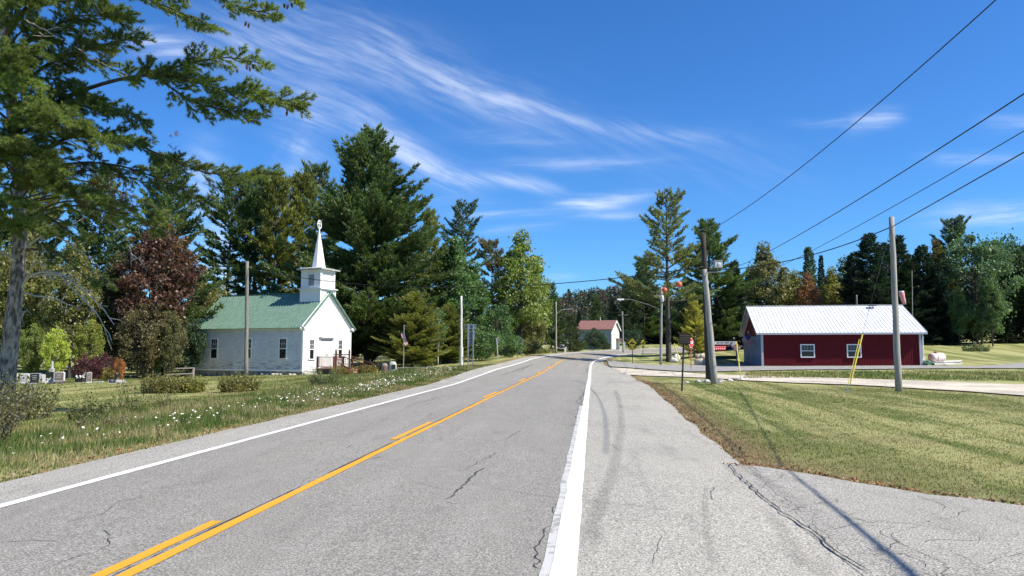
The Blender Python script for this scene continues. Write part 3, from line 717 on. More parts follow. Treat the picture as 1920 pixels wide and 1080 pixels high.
# ------------------------------------------------------------------ church
def church():
    ph = math.radians(23)
    P0 = pos(567.5, 655, 60); gz = -.42
    root = thing('country_church', 'small white clapboard church with a green metal roof and a tapering steeple', 'church', (P0[0], 60, gz), math.atan2(math.sin(ph), -math.cos(ph)))
    # local x: back along the side wall; local y = -(front wall direction) flipped: use y = cross => we define fn
    # local frame: x axis = A (towards the back). World up z. Right-handed y = z x A.
    # A=(-cos,sin) -> y=(-sin,-cos): points towards the camera side; so the front wall runs along -y.
    L = 11.4; W = 6.5; z0 = .34; ze = 4.02; zr = 6.85; mid = -W / 2
    w = MB()
    def boards(fn, length_fn, zlo, zhi, h=.15):
        z = zlo
        while z < zhi - .01:
            z2 = min(z + h, zhi); a0, a1 = length_fn(z); b0, b1 = length_fn(z2)
            w.raw([fn(a0, .042, z), fn(a1, .042, z), fn(b1, .004, z2), fn(b0, .004, z2), fn(a0, 0.0, z), fn(a1, 0.0, z)], [(0, 1, 2, 3), (4, 5, 1, 0)])
            z = z2
    side_near = lambda a, o, z: (a, o, z)
    boards(side_near, lambda z: (.0, L), z0, ze)
    boards(lambda a, o, z: (a, -W - o, z), lambda z: (L, 0), z0, ze)
    gab = lambda z: (0, W) if z <= ze else ((z - ze) / (zr - ze) * W / 2, W - (z - ze) / (zr - ze) * W / 2)
    boards(lambda a, o, z: (-o, -a, z), gab, z0, zr - .05)
    boards(lambda a, o, z: (L + o, -W + a, z), gab, z0, zr - .05)
    w.build('wall', CLAP, root)
    t = MB()
    for (x, y) in ((-.0, 0), (0, -W), (L, 0), (L, -W)):
        sx = -1 if x == 0 else 1; sy = 1 if y == 0 else -1
        t.box((x + sx * .025 - sx * .07, y + sy * .032, (z0 + ze) / 2), (.19, .03, ze - z0)); t.box((x + sx * .032, y - sy * .07 + sy * .02, (z0 + ze) / 2), (.03, .19, ze - z0))
    for y, s in ((.06, 1), (-W - .06, -1)): t.box((L / 2, y, ze - .13), (L + .3, .07, .3))
    for x, s in ((-.06, -1),):
        for sg in (1, -1):
            yA = 0 if sg == 1 else -W; a = Vector((x, yA + sg * .38, ze - .30)); b = Vector((x, mid, zr + .0)); t.beam(a + Vector((0, 0, 0)), b, .07, .26, (1, 0, 0)) if False else t.beam(a, b, .09, .26)
            t.box((x + s * .0, yA + sg * .1, ze - .12), (.34, .5, .2))
    t.box((L / 2, .045, z0 + .06), (L, .05, .14))
    t.build('trim_boards', WHITE, root)
    f = MB(); f.bb(-.02, L + .02, -W - .02, .02, -.5, z0); f.build('foundation', STONE, root)
    r = random.Random(4); RUB = M('rubble_stone', (.5, .46, .4), .9, c2=(.3, .27, .24), scale=5, bump=.6)
    for k in range(16):
        rr = r.uniform(.08, .2); st = MB(); st.lathe([(rr * .4, -rr * .6), (rr, -rr * .1), (rr * .8, rr * .35), (rr * .2, rr * .55)], 7, (r.uniform(.2, 4.5), .12 + r.uniform(0, .25), .08)); st.build('foundation_stone', RUB, root, True)
    for k in range(9):
        rr = r.uniform(.14, .28); st = MB(); st.lathe([(rr * .6, -rr * .8), (rr, -rr * .1), (rr * .9, rr * .5), (rr * .2, rr * .7)], 7, (-.06, -r.uniform(0, 1.7), r.uniform(.05, .28))); st.build('foundation_stone', RUB, root, True)
    rf = MB(); ov = .32; sl = Vector((0, W / 2, -(zr - ze)))  # down slope
    ln = sl.length; sl.normalize()
    for sg in (1, -1):
        d = Vector((0, sg * sl.y, sl.z)); n = Vector((0, sg * -sl.z, sl.y)); ridge = Vector((0, mid, zr + .06)); e = ln + .42
        c = ridge + d * e / 2 + n * .03; R = Matrix((Vector((1, 0, 0)), d, Vector((1, 0, 0)).cross(d))).transposed()
        rf.box((L / 2, c.y, c.z), (L + 2 * ov, e, .06), R)
        k = -ov + .02
        while k < L + ov: 
            rf.box((k, (ridge + d * e / 2 + n * .075).y, (ridge + d * e / 2 + n * .08).z), (.06, e, .05), R); k += .30
    rf.box((L / 2, mid, zr + .13), (L + 2 * ov + .02, .28, .05))
    rf.build('roof', GREENROOF, root)
    def window(x, y, z, ww, hh, face, name='window'):
        fr = MB(); up = (hh / 2)
        def bx(cx, cz, w_, h_, d0, d1, mb):
            if face == 'side': mb.bb(x + cx - w_ / 2, x + cx + w_ / 2, d0, d1 + .022, z + cz - h_ / 2, z + cz + h_ / 2)
            else: mb.bb(-d1 - .022, -d0, y + cx - w_ / 2, y + cx + w_ / 2, z + cz - h_ / 2, z + cz + h_ / 2)
        for s in (-1, 1): bx(s * (ww / 2 + .05), 0, .10, hh + .1, .0, .062, fr)
        bx(0, hh / 2 + .08, ww + .24, .12, .0, .07, fr); bx(0, -hh / 2 - .06, ww + .30, .07, .0, .11, fr)
        bx(0, 0, ww, .06, .03, .055, fr)
        bx(0, hh / 4, ww, .022, .03, .045, fr)
        for s in (-1, 1): bx(s * ww / 6, hh / 4, .022, hh / 2, .03, .0455, fr)
        o = fr.build(name, WHITE, root)
        g = MB(); bx(0, 0, ww + .01, hh + .01, .0, .034, g); g.build('pane', GLASS, o)
    for tx in (1.95, 5.6, 9.3): window(tx, 0, 2.18, .66, 1.55, 'side')
    for ty in (-1.06, -4.92): window(0, ty, 2.12, .50, 1.5, 'front')
    # double door with transom and hood
    d = MB(); yc = -3.0; d.bb(-.06, 0, yc - .78, yc + .78, .62, 2.78); d.bb(-.075, -.0, yc - .02, yc + .02, .62, 2.78)
    for s in (-1, 1):
        for zz in (1.1, 1.95): d.bb(-.075, 0, yc + s * .4 - .24, yc + s * .4 + .24, zz - .3, zz + .3)
    do = d.build('door', WHITE, root)
    for s in (-1, 1): h = MB(); h.box((-.10, yc + s * .09, 1.65), (.05, .03, .16)); h.build('handle', BLACK, do)
    fr = MB()
    for s in (-1, 1): fr.bb(-.07, 0, yc + s * .86 - .08, yc + s * .86 + .08, .5, 3.0)
    fr.bb(-.08, 0, yc - .94, yc + .94, 2.95, 3.1); fr.build('door_frame', WHITE, root)
    hd = MB(); hd.bb(-.30, -.0, yc - .98, yc + .98, 3.10, 3.17); hd.build('door_hood', WHITE, root)
    tr = MB(); tr.bb(-.045, 0, yc - .76, yc + .76, 2.79, 2.95); tr.build('transom', M('grey_transom_board', (.3, .3, .3), .8), root)
    # belfry centred on the ridge, flush with the front
    bx0, bx1, by0, by1 = .12, 2.12, mid - 1.0, mid + 1.0
    b = MB(); b.bb(bx0, bx1, by0, by1, 5.6, 7.2); b.bb(bx0 - .2, bx1 + .2, by0 - .2, by1 + .2, 7.2, 7.27); b.bb(bx0 - .1, bx1 + .1, by0 - .1, by1 + .1, 7.1, 7.2)
    b.bb(bx0 + .1, bx1 - .1, by0 + .1, by1 - .1, 7.27, 8.85)
    for x in (bx0, bx1):
        for y in (by0, by1): b.box((x + (.1 if x == bx0 else -.1), y + (.1 if y == by0 else -.1), 8.05), (.22, .22, 1.56))
    for x in (bx0 - .004, bx1 + .004):
        for y in (by0 - .004, by1 + .004): b.box((x, y, 6.4), (.12, .12, 1.5))
    b.bb(bx0 - .02, bx1 + .02, by0 - .02, by1 + .02, 8.72, 8.85)
    bo = b.build('belfry', WHITE, root)
    c = MB(); x0, x1, y0, y1 = bx0 - .3, bx1 + .3, by0 - .3, by1 + .3; zc = 8.853
    c.bb(x0, x1, y0, y1, zc, zc + .1); cx = (bx0 + bx1) / 2; q4 = .55
    c.raw([(x0 + .02, y0 + .02, zc + .1), (x1 - .02, y0 + .02, zc + .1), (x1 - .02, y1 - .02, zc + .1), (x0 + .02, y1 - .02, zc + .1), (cx - q4, mid - q4, zc + .26), (cx + q4, mid - q4, zc + .26), (cx + q4, mid + q4, zc + .26), (cx - q4, mid + q4, zc + .26)], [(0, 1, 5, 4), (1, 2, 6, 5), (2, 3, 7, 6), (3, 0, 4, 7), (4, 5, 6, 7)])
    c.build('cornice', M('belfry_cornice_wood', (.55, .54, .52), .8, c2=(.3, .29, .28), scale=4), root)
    def louvre(side):
        m = MB(); l2 = MB()
        for k in range(11):
            z = 7.55 + k * .085
            if side == 'side': m.box((cx, by1 - .1 + .015, z), (.58, .05, .07), Matrix.Rotation(.6, 3, 'X'))
            else: m.box((bx0 + .1 - .015, mid, z), (.05, .58, .07), Matrix.Rotation(.6, 3, 'Y'))
        if side == 'side':
            l2.bb(cx - .36, cx + .36, by1 - .1, by1 - .06, 8.50, 8.58); l2.bb(cx - .37, cx - .30, by1 - .1, by1 - .05, 7.45, 8.5); l2.bb(cx + .30, cx + .37, by1 - .1, by1 - .05, 7.45, 8.5)
        else:
            l2.bb(bx0 + .06, bx0 + .1, mid - .36, mid + .36, 8.50, 8.58); l2.bb(bx0 + .05, bx0 + .1, mid - .37, mid - .30, 7.45, 8.5); l2.bb(bx0 + .05, bx0 + .1, mid + .30, mid + .37, 7.45, 8.5)
        o = m.build('louvre', M('louvre_shaded_side', (.30, .33, .37), .7) if side == 'side' else M('louvre_sunlit_front', (.6, .6, .58), .7), bo); l2.build('louvre_frame', WHITE, o)  # shade is put into the side louvre's colour, sunlight into the front one's
    louvre('side'); louvre('front')
    s = MB(); n = 8; V = [(cx + .62 * math.cos(PI / 8 + k * PI / 4), mid + .62 * math.sin(PI / 8 + k * PI / 4), 9.0) for k in range(8)] + [(cx + .045 * math.cos(PI / 8 + k * PI / 4), mid + .045 * math.sin(PI / 8 + k * PI / 4), 12.35) for k in range(8)]
    s.raw(V, [(k, (k + 1) % 8, 8 + (k + 1) % 8, 8 + k) for k in range(8)] + [tuple(range(8, 16))])
    s.build('spire', M('weathered_spire_paint', (.78, .78, .76), .7, c2=(.42, .40, .37), scale=3, stretch=(3, 3, .6), lo=.55, hi=.75), root)
    o = MB(); zc = 12.86; R = .30
    ring = [(cx, mid - R * .82 * math.cos(a) * 1, zc + R * 1.25 * math.sin(a)) for a in [2 * PI * k / 20 for k in range(21)]]
    o.tube(ring, .042, 6, False); o.box((cx, mid, zc), (.05, .05, .66)); o.box((cx, mid, zc + .08), (.05, .42, .05)); o.tube([(cx, mid, 12.3), (cx, mid, 12.55)], .04, 6)
    o.build('circled_cross', WHITE, root)
    # porch deck, rails, stairs (local -x is outward)
    pd = MB(); ya, yb, nn = -1.75, -4.3, 1.8
    pd.bb(-nn, -.07, yb, ya, .50, .58); pd.build('porch_floor', STEPWD, root)
    sk = MB(); sk.bb(-nn + .05, -.07, yb + .05, ya - .05, -.05, .50); sk.build('porch_skirt', SKIRT, root)
    rl = MB()
    def rail(a, b, z0_, z1_, n_):
        a = Vector(a); b = Vector(b); rl.beam(a + Vector((0, 0, z1_)), b + Vector((0, 0, z1_)), .09, .06); rl.beam(a + Vector((0, 0, z0_)), b + Vector((0, 0, z0_)), .05, .05)
        for k in range(n_ + 1):
            p = a + (b - a) * k / n_; rl.beam(p + Vector((0, 0, z0_)), p + Vector((0, 0, z1_)), .03, .03)
    rail((-.08, ya - .05, .58), (-nn + .05, ya - .05, .58), .1, .92, 15)
    rail((-nn + .05, ya - .05, .58), (-nn + .05, ya - 1.2, .58), .1, .92, 9)
    for p in ((-.1, ya - .05), (-nn + .05, ya - .05), (-nn + .05, ya - 1.2)): rl.bb(p[0] - .045, p[0] + .045, p[1] - .045, p[1] + .045, -.1, 1.55)
    for yy in (ya - 1.3, yb):
        rail((-nn, yy, .58), (-nn - 2.1, yy, -.02), .12, .92, 12)
        for x in (-nn, -nn - 2.1): rl.bb(x - .045, x + .045, yy - .045, yy + .045, -.2, (1.55 if x == -nn else .95))
    rl.build('porch_railing', BROWNWD, root)
    sp = MB()
    for k in range(7):
        h = .56 - k * .095; sp.bb(-nn - .3 * (k + 1) - .0, -nn - .3 * k, yb + .06, ya - 1.36, h - .045, h)
        sp.bb(-nn - .3 * k - .29, -nn - .3 * k - .27, yb + .07, ya - 1.37, h - .12, h - .05)
    sp.build('porch_steps', STEPWD, root)
    return root
church()

# tall wooden frame standing in front of the porch
def frame_posts():
    a = gp(629.3, 54.8); b = gp(654.5, 54.8); root = thing('wooden_frame', 'brown wooden frame of two pointed posts with a crossbar in front of the church porch', 'frame', a)
    dx = b - a
    for p in (Vector((0, 0, 0)), Vector(dx)):
        m = MB(); m.bb(p.x - .06, p.x + .06, p.y - .06, p.y + .06, -.1, 1.85); m.lathe([(.085, 1.85), (.0, 2.02)], 4, (p.x, p.y, 0)); m.build('post', BROWNWD, root)
    m = MB(); m.beam((-.18, -.065, 1.58), (dx[0], dx[1] - .065, 1.58), .04, .08); m.build('crossbar', BROWNWD, root)
    m = MB(); m.beam((.1, .1, 1.02), (dx[0] - .05, dx[1] + .1, .55), .05, .08); m.build('brace', BROWNWD, root)
frame_posts()

# ------------------------------------------------------------------ barn
def barn():
    P = pos(1429.5, 655, 73); u = Vector((.986, -.168, 0)); a = math.atan2(u.y, u.x); gz = .02
    root = thing('red_barn', 'long dark red metal sided barn with a white metal roof on the right', 'barn', (P[0], 73, gz), a)
    L = 14.35; W = 12.2; ze = 3.34; zr = 6.12; w = MB()
    w.cur = 0
    # vertical ribbed steel: corrugated profile extruded upward
    def ribbed(p0, p1, zlo, ztop_fn, out, pitch=.23, d=.011):
        p0 = Vector(p0); p1 = Vector(p1); n = int((p1 - p0).length / pitch); prof = []
        for k in range(n):
            for (t, o) in ((0, 0), (.62, 0), (.72, d), (.92, d)): prof.append(((k + t) / n, o))
        prof.append((1, 0)); V = []; 
        for t, o in prof:
            p = p0 + (p1 - p0) * t + Vector(out) * o; V += [(p.x, p.y, zlo), (p.x, p.y, ztop_fn(t))]
        w.raw(V, [(2 * i, 2 * i + 2, 2 * i + 3, 2 * i + 1) for i in range(len(prof) - 1)])
    gt = lambda t: ze + (zr - ze) * (1 - abs(2 * t - 1))
    ribbed((0, 0, 0), (L, 0, 0), .02, lambda t: ze, (0, -1, 0)); ribbed((L, 0, 0), (L, W, 0), .02, gt, (1, 0, 0)); ribbed((L, W, 0), (0, W, 0), .02, lambda t: ze, (0, 1, 0)); ribbed((0, W, 0), (0, 0, 0), .02, gt, (-1, 0, 0))
    w.build('wall', REDBARN, root)
    f = MB(); f.bb(.05, L - .05, .05, W - .05, -.3, .12); f.build('slab', CONC, root)
    rf = MB(); run = W / 2; sl = Vector((0, -run, -(zr - ze))).normalized(); ln = math.hypot(run, zr - ze)
    for sg in (1, -1):
        d = Vector((0, sg * sl.y, sl.z)); n = Vector((0, sg * sl.z, abs(sl.y))); e = ln + .47; ridge = Vector((0, W / 2, zr + .09)); c = ridge + d * e / 2
        R = Matrix((Vector((1, 0, 0)), d, Vector((1, 0, 0)).cross(d))).transposed()
        rf.box((L / 2, c.y, c.z), (L + 1.15, e, .05), R); k = -.56
        while k < L + .56:
            cc = c + n * .04; rf.box((k, cc.y, cc.z), (.07, e, .045), R); k += .34
    rf.box((L / 2, W / 2, zr + .15), (L + 1.17, .3, .04))
    rf.build('roof', WHROOF, root)
    t = MB(); t.bb(-.57, L + .57, -.45, -.41, ze - .24, ze - .06); t.bb(-.57, L + .57, W + .41, W + .45, ze - .24, ze - .06)
    for x in (-.58, L + .58):
        for sg in (1, -1): t.beam((x, W / 2 - sg * (run + .38), ze - .12), (x, W / 2, zr + .03), .04, .2)
    for (x, y) in ((0, 0), (L, 0), (0, W), (L, W)): t.box((x + (-.02 if x == 0 else .02), y + (-.02 if y == 0 else .02), ze / 2), (.20, .20, ze))
    t.bb(0, L, -.40, .0, ze - .12, ze - .09)
    t.build('trim', GREYTRIM, root)
    # boarded left end, blue-grey
    bd = MB()
    for k in range(22):
        y = .12 + k * .54; bd.bb(-.09, -.04, y, y + .5, .05, 3.02)
    bd.build('end_boards', BLUEDOOR, root)
    for x in (4.2, 8.45):
        fr = MB(); z = 1.53
        for s in (-1, 1): fr.bb(x + s * .61 - .05, x + s * .61 + .05, -.09, 0, z - .62, z + .62)
        for zz in (z - .6, z + .6): fr.bb(x - .66, x + .66, -.095, 0, zz - .05, zz + .05)
        fr.bb(x - .56, x + .56, -.08, 0, z - .03, z + .03); o = fr.build('window', WHITE, root)
        g = MB(); g.bb(x - .57, x + .57, -.06, .0, z - .57, z + .57); g.build('pane', GLASS, o)
        mm = MB()
        for kx in (-.28, 0, .28): mm.bb(x + kx - .008, x + kx + .008, -.068, -.02, z, z + .56)
        mm.bb(x - .56, x + .56, -.067, -.02, z + .27, z + .29); mm.build('muntins', GREYTRIM, o)
    l = MB(); l.lathe([(.22, 0), (.2, .12), (.1, .3)], 10, (-.28, 2.6, 4.35)); l.bb(-.26, -.04, 2.55, 2.65, 4.5, 4.55); l.build('gable_lamp', GREYTRIM, root)
    l = MB(); l.bb(-.1, -.04, 2.45, 2.62, 3.65, 4.0); l.build('gable_plate', WHITE, root)
    l = MB(); l.bb(-.14, -.04, 1.9, 2.9, 2.95, 3.25); l.build('gable_sign', M('grey_blue_panel', (.22, .25, .32), .7), root)
    v = MB(); v.bb(L - 2.9, L - 2.2, W / 2 - 1.0, W / 2 - .5, zr + .0, zr + .08); v.build('roof_vent', BLACK, root)
    dp = MB(); dp.tube([(L + .28, -.0, ze - .2), (L + .28, 0, .9)], .05, 8); dp.build('downpipe', WHITE, root); dp = MB(); dp.tube([(L + .3, .02, 3.1), (L + .22, .05, 1.6), (L + .22, .05, .2)], .03, 6); dp.build('conduit', WHITE, root)
    return root, u
BARN, BU = barn()

def flag(root, loc, rot, w=1.5, h=.85, droop=.6, name='flag_cloth', staffdir=None):
    """striped cloth with a star field; hangs from its hoist with soft folds"""
    m = MB(); nx, nz = 16, 13; V = []
    for i in range(nx + 1):
        for j in range(nz + 1):
            u = i / nx; v = j / nz
            V.append(rot @ Vector((w * u * (1 - droop * .35), .06 * math.sin(u * 9 + v * 2) * (.3 + u), -h * v - droop * w * u * .75)) + Vector(loc))
    cloth = MB()
    for i in range(nx):
        for j in range(nz):
            cloth.cur = 2 if (i < nx * .42 and j < 7) else (0 if j % 2 == 0 else 1)
            cloth.raw([V[i * (nz + 1) + j], V[(i + 1) * (nz + 1) + j], V[(i + 1) * (nz + 1) + j + 1], V[i * (nz + 1) + j + 1]], [(0, 1, 2, 3)])
    return cloth.build(name, [FLAGR, FLAGW, FLAGB], root)

# flag on the barn's gable end
g = pos(1407, 637, 77.3); ft = thing('angled_flag', 'american flag hanging from an angled staff on the barn gable end', 'flag', g)
m = MB(); a0 = Vector((.55, .35, -.45)); a1 = Vector((-.25, -.1, .72)); m.tube([a0, a1], .025, 6); m.build('staff', WHITE, ft)
m = MB(); m.lathe([(.02, 0), (.06, .05), (.05, .12), (.01, .17)], 8, a1); m.build('finial', WHITE, ft)
flag(ft, a1 + Vector((.02, 0, -.05)), Matrix.Rotation(math.radians(-15), 3, 'Z') @ Matrix.Rotation(math.radians(48), 3, 'Y'), 1.35, .95, .25)
# flag on a dark post beyond the notice board
g = gp(1383.5, 88); ft = thing('post_flag', 'american flag on a short dark post between the notice board and the barn', 'flag', g)
m = MB(); m.bb(-.1, .1, -.1, .1, -.1, 1.25); m.tube([(0, 0, 1.2), (-.4, 0, 2.3)], .025, 6); m.build('post', BLACK, ft)
m = MB(); m.lathe([(.02, 0), (.07, .06), (.01, .16)], 8, (-.42, 0, 2.3)); m.build('finial', WHITE, ft)
flag(ft, (-.38, 0, 2.22), Matrix.Rotation(math.radians(35), 3, 'Y'), 1.3, .85, .3)

# ------------------------------------------------------------------ far house and shed
def gable_house(root, L, W, ze, zr, wallm, roofm, ov=.35):
    for y in (0, -W): w = MB(); w.raw([(0, y, -.8), (L, y, -.8), (L, y, ze), (0, y, ze)], [(0, 1, 2, 3)]); w.build('wall', wallm, root)
    for x in (0, L): g = MB(); g.raw([(x, 0, -.8), (x, -W, -.8), (x, -W, ze), (x, -W / 2, zr), (x, 0, ze)], [(0, 1, 2, 3, 4)]); g.build('gable_wall', WHITE, root)
    r = MB(); run = W / 2; sl = Vector((0, run, -(zr - ze))).normalized(); ln = math.hypot(run, zr - ze) + ov
    for sg in (1, -1):
        d = Vector((0, sg * sl.y, sl.z)); rd = Vector((0, -W / 2, zr + .06)); c = rd + d * ln / 2; R = Matrix((Vector((1, 0, 0)), d, Vector((1, 0, 0)).cross(d))).transposed(); r.box((L / 2, c.y, c.z), (L + 2 * ov, ln, .1), R)
    r.build('roof', roofm, root)
    for x in (-ov - .02, L + ov + .02):
        for sg in (1, -1): f = MB(); f.beam((x, -W / 2 + sg * (run + .3), ze - .3), (x, -W / 2, zr - .1), .06, .28); f.build('bargeboard', WHITE, root)
ph = math.radians(22); P = gp(1147, 160)
hs_ = thing('farmhouse', 'distant two storey house with a brick red roof and white gable beyond the bend', 'house', (P[0], 160, 1.5), math.atan2(math.sin(ph), -math.cos(ph)))
gable_house(hs_, 7.6, 6.8, 4.6, 6.5, GREYWALL, BRICKROOF)
for k in range(3):
    f = MB(); y = -1.7 - k * 1.7; f.bb(-.1, 0, y - .5, y + .5, 2.6, 4.3); o = f.build('window', WHITE, hs_); f = MB(); f.bb(-.12, -.02, y - .3, y + .3, 2.8, 4.1); f.build('pane', M('pale_blind', (.45, .47, .5), .6), o)
f = MB(); f.tube([(3.4, -3.4, 6.3), (3.4, -3.4, 7.3)], .14, 8); f.build('chimney', GREYTRIM, hs_)
f = MB(); f.box((-1.0, -5.2, 2.35), (2.0, 3.0, .12), Matrix.Rotation(-.25, 3, 'Y')); f.build('porch_roof', BRICKROOF, hs_)
for y in (-3.9, -6.5): f = MB(); f.bb(-1.95, -1.8, y - .07, y + .07, -.5, 2.1); f.build('porch_post', WHITE, hs_)
P = gp(1030, 150); sh = thing('grey_shed', 'pale grey shed with a pointed gable half hidden behind roadside bushes on the left', 'shed', (P[0] + 1.2, 150, P[2]), math.radians(-90 + 180))
gable_house(sh, 4, 2.5, 2.1, 3.5, GREYWALL, GREYTRIM, .2)

# ------------------------------------------------------------------ poles, lamps, wires
def pole(name, label, base, top, r0, r1, m, cat='utility pole', group=None, D=None):
    """base/top given as pixels at distance D"""
    b = gp(base[0], D); t = pos(top[0], top[1], D); root = thing(name, label, cat, b, 0, group)
    mb = MB(); d = Vector(t - b); n = 9
    pts = [d * k / n + Vector((.012 * math.sin(k * 2.1), 0, 0)) for k in range(n + 1)]; pts[0] = pts[0] - Vector((0, 0, .3))
    mb.tube(pts, [r0 + (r1 - r0) * k / n for k in range(n + 1)], 12); mb.build('pole_shaft', m, root, True)
    return root, d, Vector(b)
UP = 'utility poles'
pl, dl, bl = pole('utility_pole', 'bare grey wooden pole standing in front of the church side wall', (461.5, 705), (463.5, 490), .15, .115, POLE_G, D=54)
pr, dr_, br = pole('utility_pole', 'grey wooden pole with yellow guy guards in front of the red barn', (1685, 733), (1671.5, 407), .135, .10, POLE_L, D=30.3)
pg, dg, bg_ = pole('utility_pole', 'pale leaning brace pole propped against the darker pole by the lawn edge', (1340, 720), (1321, 505), .17, .12, POLE_L, D=36)
pk, dk, bk = pole('utility_pole', 'tall dark brown pole carrying a floodlight behind the leaning pale pole', (1330, 715), (1318.5, 437), .19, .13, POLE_D, D=39)
pw, dw, bw = pole('white_pole', 'white painted slim pole beside the back of the large road sign', (865, 686), (865, 555), .12, .09, M('white_pole_paint', (.66, .63, .57), .7), D=66)
m = MB(); m.tube([(0, 0, 0), (0, 0, 1.6)], .16, 10); m.build('sleeve', M('pale_sleeve', (.6, .58, .53), .7), pw)
p4, d4, b4 = pole('street_lamp', 'slender grey street lamp on the far left verge with its arm reaching right', (1042.5, 662), (1042.5, 566), .14, .10, POLE_L, 'street lamp', D=112)
m = MB(); z = 5.9; m.tube([(0, 0, z), (.9, 0, z + .65), (2.0, 0, z + .8)], .05, 6); m.build('arm', GALV, p4); m = MB(); m.box((2.2, 0, z + .78), (.7, .3, .14)); m.build('lamp_head', GALV, p4)
p5, d5, b5 = pole('utility_pole', 'wooden pole with a transformer and a long lamp arm at the side road corner', (1239, 685), (1240.5, 538), .15, .11, POLE_L, D=82)
k5 = 82 / FP
m = MB(); m.tube([(0, 0, 6.2), (-1.4, 0, 6.75), (-3.1, 0, 7.25), (-4.0, 0, 7.3)], .035, 6); m.build('lamp_arm', POLE_G, p5)
m = MB(); m.box((-4.35, 0, 7.29), (.75, .32, .15)); m.lathe([(.05, -.14), (.14, -.05), (.16, 0)], 10, (-4.4, 0, 7.22)); m.build('lamp_head', WHITE, p5)
m = MB(); m.lathe([(.16, 0), (.18, .03), (.18, .62), (.12, .72)], 12, (.24, -.12, 7.0)); m.build('transformer', M('pale_transformer', (.6, .6, .58), .5), p5, True)
m = MB(); m.beam((-.42, -.1, 7.75), (.42, -.1, 7.75), .08, .1)
for x in (-.38, .38, .14): m.lathe([(.04, 0), (.05, .08), (.02, .16)], 8, (x, -.1, 7.8))
m.build('crossarm', POLE_G, p5)
p6, d6, b6 = pole('utility_pole', 'distant wooden pole with a short crossarm beside the red roofed house', (1168.5, 656), (1167, 584), .15, .11, POLE_L, D=135)
m = MB(); m.beam((-.9, -.1, 6.9), (1.0, -.1, 6.9), .08, .1); m.build('crossarm', POLE_G, p6)
p7, d7, b7 = pole('flag_mast', 'thin two tone mast rising behind the right end of the barn roof', (1712, 650), (1710, 508), .06, .03, POLE_L, 'mast', D=88)
p8, d8, b8 = pole('short_pole', 'small wooden pole top showing above the middle of the barn roof', (1608, 650), (1606, 553), .12, .1, POLE_G, 'pole', D=100)
# floodlight on the dark pole
fl = thing('floodlight', 'white box floodlight on a bracket near the top of the dark pole', 'floodlight', pos(1346, 496, 38.7))
m = MB(); m.box((0, 0, 0), (.42, .26, .34)); m.bb(-.23, .23, -.16, .2, .17, .20); m.build('housing', GREYTRIM, fl)
m = MB(); m.box((0, -.135, -.01), (.34, .02, .25)); m.lathe([(.09, 0), (.05, .03)], 12, (.01, -.148, 0), Matrix.Rotation(PI / 2, 3, 'X')); m.build('lens', M('floodlight_lens', (.55, .58, .58), .2), fl)
m = MB(); m.tube([(-.62, .15, -.40), (.15, .05, -.38)], .035, 6); m.tube([(.0, .05, -.38), (0, .05, -.15)], .03, 6); m.build('bracket', GALV, fl)
# hardware on the pale brace pole
m = MB(); m.tube([(dk.x - .25, dk.y - .1, 5.55), (dk.x + .1, dk.y - .15, 5.5)], .03, 6); m.lathe([(.06, 0), (.06, .2)], 8, (dk.x * .78 + .12, -.15, 5.1)); m.build('fittings', GALV, pk)

def wire(label, P, Q, sag, r, name='overhead_wire', n=26, group='overhead wires'):
    P = Vector(P); Q = Vector(Q); pts = []
    for k in range(n + 1):
        t = k / n; p = P + (Q - P) * t; p.z -= 4 * sag * t * (1 - t); pts.append(p - P)
    m = MB(); m.tube(pts, r, 5); o = m.build(name, WIRE, None, True); o.location = P
    return tag(o, label, 'wire', group)
topK = bk + dk; 
# the main span heading to the next pole behind and right of the camera
wire('highest single wire running from the tall pines over the road to the upper right corner', pos(1322, 437, 39), pos(2300, -400, 8.9), .55, .014)
wire('second wire from the top, crossing the sky to the right edge', pos(1243, 549, 82), pos(1400, 492.5, 45), .1, .016)
wire('upper wire of the middle pair above the barn roof', pos(1400, 492.5, 45), pos(2300, -75, 9.6), .25, .016)
wire('lower wire of the middle pair above the barn roof', pos(1400, 527, 60), pos(2400, -40, 10.5), .35, .013)
wire('thick black cable slung between the leaning pole and the pole in front of the barn', pos(1321, 507, 36), pos(1675, 424, 30.25), .45, .022)
kk = pos(1675, 424, 30.25)
cab = [kk, (8.19, 8.3, 5.25), (7.3, 3.77, 5.12), (5.9, -4, 5.05), (4.6, -14, 5.3)]
m = MB(); m.tube([Vector(p) - Vector(kk) for p in cab], [.018, .013, .030, .032, .032], 6); o = m.build('overhead_wire', WIRE, None, True); o.location = kk
tag(o, 'thick black cable running from the pole in front of the barn off the right edge', 'wire', 'overhead wires')
wire('long low cable strung from the church to the leaning pole across the road', pos(463, 503, 54), pos(1319, 500, 38), 1.25, .022, n=50)
wire('thin service wire between the two street corner poles', pos(1168, 590, 134), pos(1240, 555, 82), .5, .02)
wire('thin wire sagging from the corner pole towards the brace pole', pos(1243, 601, 81), pos(1318, 520, 39), .8, .014)
wire('guy wire rising to the pole in front of the barn', pos(1617, 627, 29.2), pos(1671, 424, 30.2), 0, .008)
wire('guy wire dropping from the dark pole to its yellow guard', pos(1325, 512, 38.8), pos(1381, 641, 38.8), 0, .009)
wire('thin wire hanging down from the pole top over the church roof', pos(462, 500, 54), pos(350, 655, 70), .6, .010)
wire('far wire over the road between the left lamp and the right hand trees', pos(1042, 575, 112), pos(1168, 586, 134), .2, .015)

